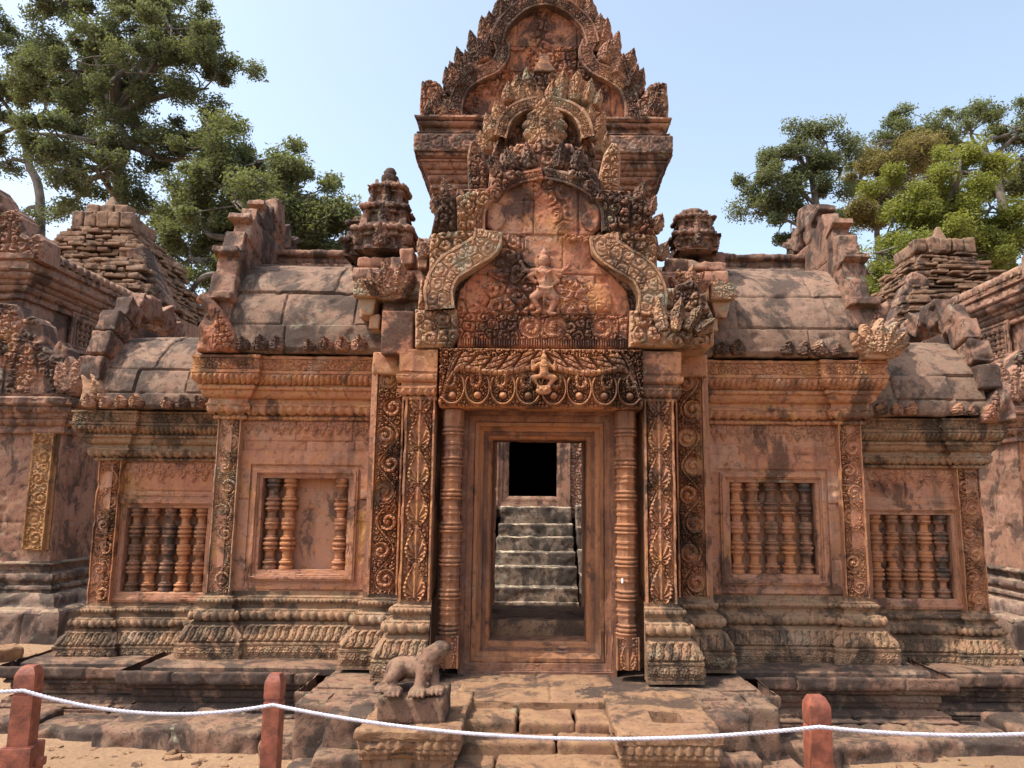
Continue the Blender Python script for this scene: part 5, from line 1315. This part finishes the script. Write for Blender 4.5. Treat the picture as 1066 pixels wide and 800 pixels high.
    mb = MB(); cp = Prof(0, 4.02, .02).f(.03, 0).t(.05, .015, b_beads, .012).f(0, .03).q(.06, .09, convex=False).f(.02, 0).f(0, .05).q(.07, .09, convex=False).f(.02, 0).f(0, .12, b_fol, .014).f(.03, .02).f(0, .06).f(-.3, .02)
    sweep(mb, npath, cp, res=.03, er=2, jw=.8); mb.build('cornice', M['lib'], Lb)
    zr = cp.z; mb = MB(); pr = Prof(.15, zr - .02, .03).pts([(-1.5 + 1.72 * math.cos(q), zr + .42 * math.sin(q)) for q in np.linspace(.02, 1.55, 24)])
    seg = npath[1:] if s < 0 else npath[:2]
    sweep(mb, seg, pr, res=.03, er=2.4, jw=.5, ufade=0); rf = mb.build('roof', M['later'], Lb)
    for i in range(22):
        m2 = MB(); yk = 8.85 + i * .15; ell(m2, (s * (xN - .19), yk, zr + .04), (.06, .06, .075), n=8); m2.build('eave_knob', M['lib'], rf)
    # front gable of the nave, its edge seen at the border of the picture
    mb = MB(); poly = [(s * (xN + a), zr + b) for a, b in ((-.30, -.1), (-.29, .16), (-.20, .26), (-.12, .20), (-.04, .24), (0, .44), (.10, .56), (.22, .52), (.30, .72), (.42, .86), (.6, .95), (.8, 1.25), (1.4, 1.5), (1.4, -.1))]
    Pn = np.array(poly); panel(mb, (0, 8.6, 0), XF, Pn[:, 0].min(), Pn[:, 0].max(), Pn[:, 1].min(), Pn[:, 1].max(), lambda u, v: .05 * foliage(u, v, .13, 7) - .02 * blocks(u, v, [zr + .3, zr + .7], .4, 7, .008)[0], .3, .014, poly=poly, er=2, back=True, dome=.02)
    mb.build('gable_end', M['lib'], Lb)
    base_origin(Lb, (s * 7, 10, GZ)); return Lb
library(-1, 'dark pink stone library with an ochre corner pilaster at the left edge')
library(1, 'pink stone library half cut off by the right edge of the photo')

# ------------------------------------------------------------------ rubble-roofed shrines behind
def rubble_shrine(px, py, d, s, label, half_w, thin):
    S = thing('laterite_shrine', label, 'building'); x, ztop = at(px, py, d + .9)
    zr0 = ztop - 2.25; mb = MB()
    rblock(mb, (x, d + 1.2, (zr0 + GZ) / 2), (half_w * 2.1, half_w * 2.1, zr0 - GZ), r=.02, er=2, res=.15)
    mb.build('wall', M['lib'], S)
    mb = MB(); n = 26 if thin else 19; lo, hi = zr0, ztop - .62
    rblock(mb, (x, d + 1.2, (lo + hi) / 2), (half_w * 1.8, half_w * 1.8, hi - lo), r=.02, er=1, taper=(.34, .34), res=.1)
    for i in range(n):
        t = (i + .5) / n; z = lo + (hi - lo) * t; hw = half_w * (1.0 - .60 * t ** 1.5) + random.uniform(-.03, .05); hh = (hi - lo) / n
        for face in range(3):
            u = -hw
            while u < hw:
                w = random.uniform(.10, .42) * (1.25 if thin else 1); uc = u + w / 2; u += w
                if uc > hw: break
                sz = (w - .015, random.uniform(.2, .34), hh * random.uniform(.55, 1.15)); rot = (random.uniform(-.06, .06), random.uniform(-.05, .05), random.uniform(-.08, .08))
                if face == 0: rblock(mb, (x + uc, d + 1.2 - hw + .10 + random.uniform(-.11, .07), z + random.uniform(-.02, .02)), sz, rot, r=.02, er=2.6, tint=random.random(), res=.05)
                else:
                    q = 1 if face == 1 else -1
                    rblock(mb, (x + q * (hw - .10 + random.uniform(-.07, .11)), d + 1.2 + uc, z), (sz[1], sz[0], sz[2]), rot, r=.02, er=2.0, tint=random.random(), res=.05)
    mb.build('rubble_roof', M['later'], S)
    mb = MB(); z = hi
    for k in range(5):
        rblock(mb, (x - .48 + k * .235, d + .74, z + .15), (.225, .3, random.uniform(.24, .34)), (0, random.uniform(-.05, .05), random.uniform(-.1, .1)), r=.03, er=2.4, tint=random.random(), res=.03)
    rblock(mb, (x, d + 1.2, z + .14), (1.1, .8, .26), r=.04, er=2, res=.06)
    if thin:
        rblock(mb, (x, d + .9, z + .42), (.34, .3, .36), r=.03, er=1.5, taper=(.1, .3), res=.03)
    else:
        for k in range(3): rblock(mb, (x - .28 + k * .28, d + .85, z + .38), (.26, .3, .22), r=.03, er=2.4, res=.03)
        rblock(mb, (x, d + .9, z + .58), (.30, .28, .26), r=.03, er=1.5, taper=(.1, .3), res=.03)
    mb.build('ridge_stones', M['later'], S)
    mb = MB()
    for i in range(5): rblock(mb, (x - s * (half_w + .02 - i * .11), d + .5 - .0, zr0 + .1 + i * .22), (.34, .5, .26), (0, s * .4, random.uniform(-.1, .1)), r=.04, er=2.5, tint=random.random(), res=.03)
    rblock(mb, (x, d + .15, zr0 - .08), (half_w * 2.25, .6, .2), r=.03, er=2.4, res=.05)
    mb.build('cornice', M['crest'], S)
    base_origin(S, (x, d + 1.2, GZ))
rubble_shrine(118, 210, 13.0, -1, 'shrine with a rough rubble roof in front of the big left tree', 1.30, False)
rubble_shrine(975, 236, 13.0, 1, 'shrine with a thin-coursed brick roof and pointed finial in front of the yellow-green tree', 1.15, True)

# ------------------------------------------------------------------ inner sanctuary seen through the doorway
SH = thing('inner_sanctuary', 'stepped sanctuary entrance with a black doorway seen through the gate', 'temple')
cxs = at(557, 560, 10)[0]
zs = [.56, .80, .97, 1.16, 1.33, 1.57]
for k, zt in enumerate(zs):
    mb = MB(); y0 = 9.9 + .25 * k; zb = GZ if k == 0 else zs[k - 1] - .1
    h = zt - zb
    rblock(mb, (cxs, y0 + .5, zb + h / 2), (1.14 - .015 * k, 1.0, h), (0, 0, random.uniform(-.01, .01)), r=.02, er=2.4, tint=random.random(), res=.02)
    if k == 0: rblock(mb, (cxs, y0 + .02, zb + h * .30), (1.16, .10, .08), r=.03, er=2, res=.02)
    mb.build('stair_step', M['shrine'], SH)
for s in (1, -1):
    mb = MB()
    for k in range(4): rblock(mb, (cxs + s * .72, 10.1 + .3 * k + .5, .25 + (.45 + .3 * k) / 2), (.26, 1.0, .45 + .3 * k), r=.02, er=2.2, tint=random.random(), res=.03)
    rblock(mb, (cxs + s * 1.6, 11.2, .85), (1.7, .9, 1.4), r=.03, er=2.4, res=.05); mb.build('plinth', M['shrine'], SH)
mb = MB(); dD = 11.5; xl, zl = at(529, 515, dD); xr, zh = at(580, 458, dD); zl = 1.72; zh = 2.75
for (a, b) in ((-2.2, xl - .1), (xr + .1, 2.2)):
    panel(mb, (0, dD, 0), XF, a, b, 1.4, 3.6, lambda u, v: .03 * foliage(u, v, .11, 3) - .012 * blocks(u, v, [1.9, 2.3, 2.7], .5, 3)[0], .6, .014, er=1.6, tintf=lambda u, v: blocks(u, v, [1.9, 2.3, 2.7], .5, 3)[1])
rblock(mb, ((xl + xr) / 2, dD + .3, zh + .5), (xr - xl + .3, .6, .9), r=.01, er=1, res=.1)
rblock(mb, ((xl + xr) / 2, dD + .3, 1.58), (xr - xl + .3, .62, .26), r=.02, er=1, res=.05)
mb.build('wall', M['lib'], SH)
mb = MB(); sweep(mb, [(xl, zl), (xr, zl), (xr, zh), (xl, zh)], Prof(.20, -.05, .015).f(0, .08).f(-.05, 0).f(0, -.02).f(-.06, -.005).f(0, -.02).f(-.05, 0).f(-.04, -.02).f(0, -.2), BF, (0, dD - .03, 0), closed=True, res=.03)
mb.build('door_frame', M['lib'], SH)
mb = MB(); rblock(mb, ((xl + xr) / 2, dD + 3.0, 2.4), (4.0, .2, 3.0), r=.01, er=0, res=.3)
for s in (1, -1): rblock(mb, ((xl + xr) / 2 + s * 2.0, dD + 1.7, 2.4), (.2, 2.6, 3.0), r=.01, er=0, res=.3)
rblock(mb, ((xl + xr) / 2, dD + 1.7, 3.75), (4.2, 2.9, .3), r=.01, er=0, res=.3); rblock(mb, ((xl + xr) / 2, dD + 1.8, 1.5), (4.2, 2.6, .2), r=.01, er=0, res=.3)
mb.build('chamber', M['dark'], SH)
base_origin(SH, (cxs, 11, GZ))

# ------------------------------------------------------------------ trees
def tree(label, base, fork, blobs, leaf, n, seed, lsize=.11, d=22, spread=1.0, trunk_r=.28, clump=.30, twigs=5):
    """blobs: (px, py, radius_px_x, radius_px_y, depth offset) foliage masses around limbs"""
    r = np.random.default_rng(seed); t = thing('broadleaf_tree', label, 'tree')
    bx, by = base; bxw = at(bx, by, d)[0]
    fk = [np.array((at(x, y, d)[0], d, at(x, y, d)[1])) for x, y in fork]
    mb = MB(); trunk = smoothpath([(bxw, d, GZ - .1), ((bxw + fk[0][0]) / 2 + .2, d, (fk[0][2] + GZ) / 2)] + [tuple(f) for f in fk], 40)
    tube(mb, trunk, np.linspace(trunk_r, trunk_r * .55, len(trunk)), 10, er=3)
    LV = []; cols = []; tot = sum(b[2] * b[3] for b in blobs)
    for (px, py, rx, ry, dd) in blobs:
        c = np.array((at(px, py, d)[0], d + dd, at(px, py, d)[1])); k = d / F_PX
        R = np.array((rx * k, max(rx, ry) * k * .75, ry * k))
        st = fk[int(np.argmin([np.linalg.norm(f - c) + (2.0 if f[2] > c[2] + .5 else 0) for f in fk]))]
        mid = (st + c) / 2 + r.normal(0, .25, 3); mid[2] += .15
        limb = smoothpath([st, mid, c, c + r.normal(0, .3, 3) * R], 24); tube(mb, limb, np.linspace(trunk_r * .42, .03, len(limb)), 6, er=1.5)
        nb = max(4, int(n * 2.5 * rx * ry / tot)); nc = max(10, int(rx * ry * k * k * 22))
        v = r.normal(0, 1, (nc, 3)); v /= np.linalg.norm(v, axis=1, keepdims=True); rad = r.uniform(.25, 1, (nc, 1)) ** .45
        cc = c + v * rad * R * 1.32 * spread
        keepc = vn(cc, .85, seed) * .6 + vn(cc, .38, seed + 1) * .4 > .455; cc = cc[keepc] if keepc.sum() > 5 else cc; nc = len(cc)
        for q in cc[:twigs * 3]:
            a = limb[int(len(limb) * r.uniform(.45, .9))]; tube(mb, smoothpath([a, (a + q) / 2 + r.normal(0, .12, 3), q], 10), np.linspace(.030, .008, 11)[:len(smoothpath([a, (a + q) / 2, q], 10))], 5)
        ids = r.integers(0, nc, nb); sz = r.uniform(.6, 1.35, nc)
        off = np.clip(r.normal(0, 1, (nb, 3)), -1.7, 1.7) * (clump * sz[ids])[:, None] * np.array((.62, .62, .46))
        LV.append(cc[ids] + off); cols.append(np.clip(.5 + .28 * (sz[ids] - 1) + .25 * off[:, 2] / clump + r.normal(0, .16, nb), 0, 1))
    mb.build('trunk', M['bark'], t)
    C = np.concatenate(LV); tc = np.concatenate(cols); m = len(C)
    nrm = r.normal(0, 1, (m, 3)); nrm[:, 2] = np.abs(nrm[:, 2]) * 1.3 + .35; nrm /= np.linalg.norm(nrm, axis=1, keepdims=True)
    ta = np.cross(nrm, r.normal(0, 1, (m, 3))); ta /= np.linalg.norm(ta, axis=1, keepdims=True); tb = np.cross(nrm, ta)
    s = (lsize * .52 * r.uniform(.6, 1.3, m))[:, None]
    V = np.stack([C - ta * s, C + tb * s * .42 - nrm * s * .1, C + ta * s, C - tb * s * .42 - nrm * s * .1], 1).reshape(-1, 3)
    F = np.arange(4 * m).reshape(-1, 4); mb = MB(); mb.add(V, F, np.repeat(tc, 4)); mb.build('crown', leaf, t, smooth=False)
    base_origin(t, (bxw, d, GZ)); return t
tree('tall dark green tree with bare forking limbs at the upper left', (124, 300), [(126, 215), (122, 180), (130, 150), (118, 120)],
     [(120, 35, 60, 42, 0), (60, 60, 50, 45, 1), (190, 50, 52, 36, -1), (215, 40, 36, 28, 1), (20, 40, 50, 44, 2), (80, 5, 60, 40, 0), (160, 0, 50, 30, 1), (150, 90, 55, 34, -1), (90, 110, 50, 32, 1), (200, 95, 40, 28, 0), (50, 140, 40, 26, 0), (90, 165, 40, 26, -1), (150, 145, 45, 28, 0), (205, 130, 40, 24, 1), (190, 165, 40, 24, 0), (60, 195, 34, 18, 1), (165, 195, 40, 22, 2), (122, 196, 34, 20, -1), (95, 190, 26, 16, -1), (150, 222, 30, 16, 0), (105, 228, 20, 12, 1)],
     M['leaf_dark'], 62000, 3, .115, 22)
tree('pale-trunked tree leaning in from the left edge', (45, 300), [(42, 215), (30, 170), (22, 130)],
     [(0, 110, 26, 26, 0), (20, 60, 34, 34, 1), (-20, 140, 30, 26, 0), (-30, 60, 40, 50, 0), (36, 225, 18, 12, 0), (8, 170, 14, 10, 0)], M['leaf_dark'], 14000, 8, .11, 25, trunk_r=.20)
tree('lower round-crowned green tree behind the left roof', (255, 320), [(250, 290), (255, 250), (270, 220)],
     [(230, 190, 42, 30, 0), (270, 170, 40, 26, 0), (305, 205, 44, 28, 0), (335, 235, 32, 24, 0), (260, 225, 50, 28, -1), (215, 235, 40, 28, 0), (200, 270, 34, 26, 0), (300, 255, 50, 24, 0), (235, 265, 44, 26, 1), (345, 255, 24, 16, 0), (195, 310, 20, 26, 0), (290, 285, 50, 20, 0), (185, 225, 34, 26, 1), (240, 160, 36, 22, 1), (325, 215, 34, 22, 0), (352, 240, 22, 18, 0), (225, 150, 36, 22, 0), (290, 185, 34, 20, 1), (250, 195, 40, 24, 0), (205, 205, 36, 24, 1), (350, 222, 18, 14, 0), (320, 260, 46, 22, 1), (175, 262, 30, 24, 1)],
     M['leaf_mid'], 42000, 5, .115, 20)
tree('dark slender-leaved tree right of the gable', (870, 330), [(862, 260), (850, 215), (845, 185)],
     [(830, 165, 34, 22, 0), (858, 150, 26, 18, 0), (800, 190, 32, 18, 0), (840, 205, 36, 22, 0), (785, 215, 18, 10, 0), (820, 230, 30, 18, 0), (875, 175, 26, 20, 0), (850, 245, 36, 14, 0), (835, 140, 16, 10, 0)],
     M['leaf_dark'], 20000, 11, .10, 22, trunk_r=.16, clump=.26)
tree('bright yellow-green tree behind the right roof', (970, 330), [(975, 280), (968, 245), (985, 215)],
     [(945, 195, 40, 26, 0), (990, 180, 44, 24, 0), (930, 230, 36, 26, 0), (975, 230, 46, 28, 0), (1025, 220, 34, 24, 0), (925, 265, 34, 26, 0), (1010, 260, 40, 24, 0), (965, 270, 40, 22, 0), (1062, 240, 24, 22, 0), (1000, 165, 20, 12, 0), (905, 285, 26, 24, 0), (1045, 265, 40, 22, 0), (940, 290, 40, 16, 1), (1015, 195, 34, 22, 1)],
     M['leaf_yel'], 42000, 13, .095, 19, trunk_r=.16)
tree('olive-brown leaved tree between the dark and the yellow-green tree', (920, 330), [(915, 270), (912, 215)],
     [(915, 185, 30, 24, 0), (935, 165, 30, 18, 0), (900, 210, 22, 20, 0), (925, 215, 30, 20, 0), (960, 160, 26, 14, 0)], M['leaf_brn'], 16000, 17, .10, 24, trunk_r=.15)
tree('tall grey-limbed tree at the upper right edge', (1050, 330), [(1045, 220), (1035, 185), (1030, 165)],
     [(1010, 135, 36, 20, 0), (960, 140, 40, 20, 0), (1050, 140, 30, 22, 0), (1066, 165, 24, 24, 0), (925, 148, 30, 16, 0), (985, 155, 40, 16, 0), (1075, 125, 26, 20, 0), (1040, 190, 24, 12, 0), (1080, 210, 24, 24, 0), (950, 160, 40, 20, 0), (1000, 190, 50, 26, 2), (1060, 200, 30, 24, 1), (910, 170, 26, 18, 1)],
     M['leaf_mid'], 26000, 19, .11, 27, trunk_r=.22)

# ------------------------------------------------------------------ loose stones and litter on the earth
r = np.random.default_rng(5); mb = MB()
for i in range(620):
    if i < 150 or i >= 420: x, y = r.uniform(-4.6, -1.2), r.uniform(4.15, 4.7)
    elif i < 260: x, y = r.uniform(-5.6, -3.7), r.uniform(5.2, 7.6)
    elif i < 330: x, y = r.uniform(1.2, 4.8), r.uniform(4.1, 4.7)
    else: x, y = r.uniform(3.8, 6), r.uniform(5, 7.5)
    s = r.uniform(.004, .022) * (1.6 if r.random() < .12 else 1)
    rblock(mb, (x, y, GZ + s * .2), (s * 2 * r.uniform(.8, 1.4), s * 1.6, s), (r.uniform(-.4, .4), r.uniform(-.4, .4), r.uniform(0, 3)), r=s * .4, er=.3, tint=r.random(), res=.05)
tag(mb.build('pebbles', M['step']), 'loose pebbles and chips scattered on the dry earth', 'pebbles', kind='stuff')
mb = MB(); m = 900; x = r.uniform(-5.5, 5.2, m); y = r.uniform(4.1, 7.4, m); kp = (np.abs(x) > 3.7) | ((y < 4.75) & (np.abs(x) > 1.3)); x, y = x[kp], y[kp]; m = len(x)
C = np.stack([x, y, np.full(m, GZ + .018)], 1); a = r.uniform(0, 6.28, m); L_ = r.uniform(.012, .032, m); ta = np.stack([np.cos(a), np.sin(a), r.normal(0, .3, m)], 1) * L_[:, None]; tb = np.stack([-np.sin(a), np.cos(a), r.normal(0, .3, m)], 1) * (L_ * .42)[:, None]
mb.add(np.stack([C - ta, C + tb, C + ta, C - tb], 1).reshape(-1, 3), np.arange(4 * m).reshape(-1, 4), np.repeat(r.random(m), 4))
tag(mb.build('dry_leaves', M['dryleaf'], smooth=False), 'fallen dry leaves on the brown earth', 'leaves', kind='stuff')
for i, (x, y, sx, sz, lab) in enumerate(((-5.25, 6.75, .34, .20, 'tan loose stone lying left of the post with the sleeve'), (-4.75, 6.9, .26, .15, 'small grey stone on the rubble beside the left library'), (-5.05, 6.3, .40, .12, 'flat slab fragment lying on the earth at the far left'))):
    mb = MB(); rblock(mb, (x, y, GZ + sz * .35), (sx, sx * .8, sz), (.1, .08, i), r=.05, er=2.6, tint=.3 * i, res=.02); tag(mb.build('loose_stone', M['step']), lab, 'stone', 'loose stones at the far left')
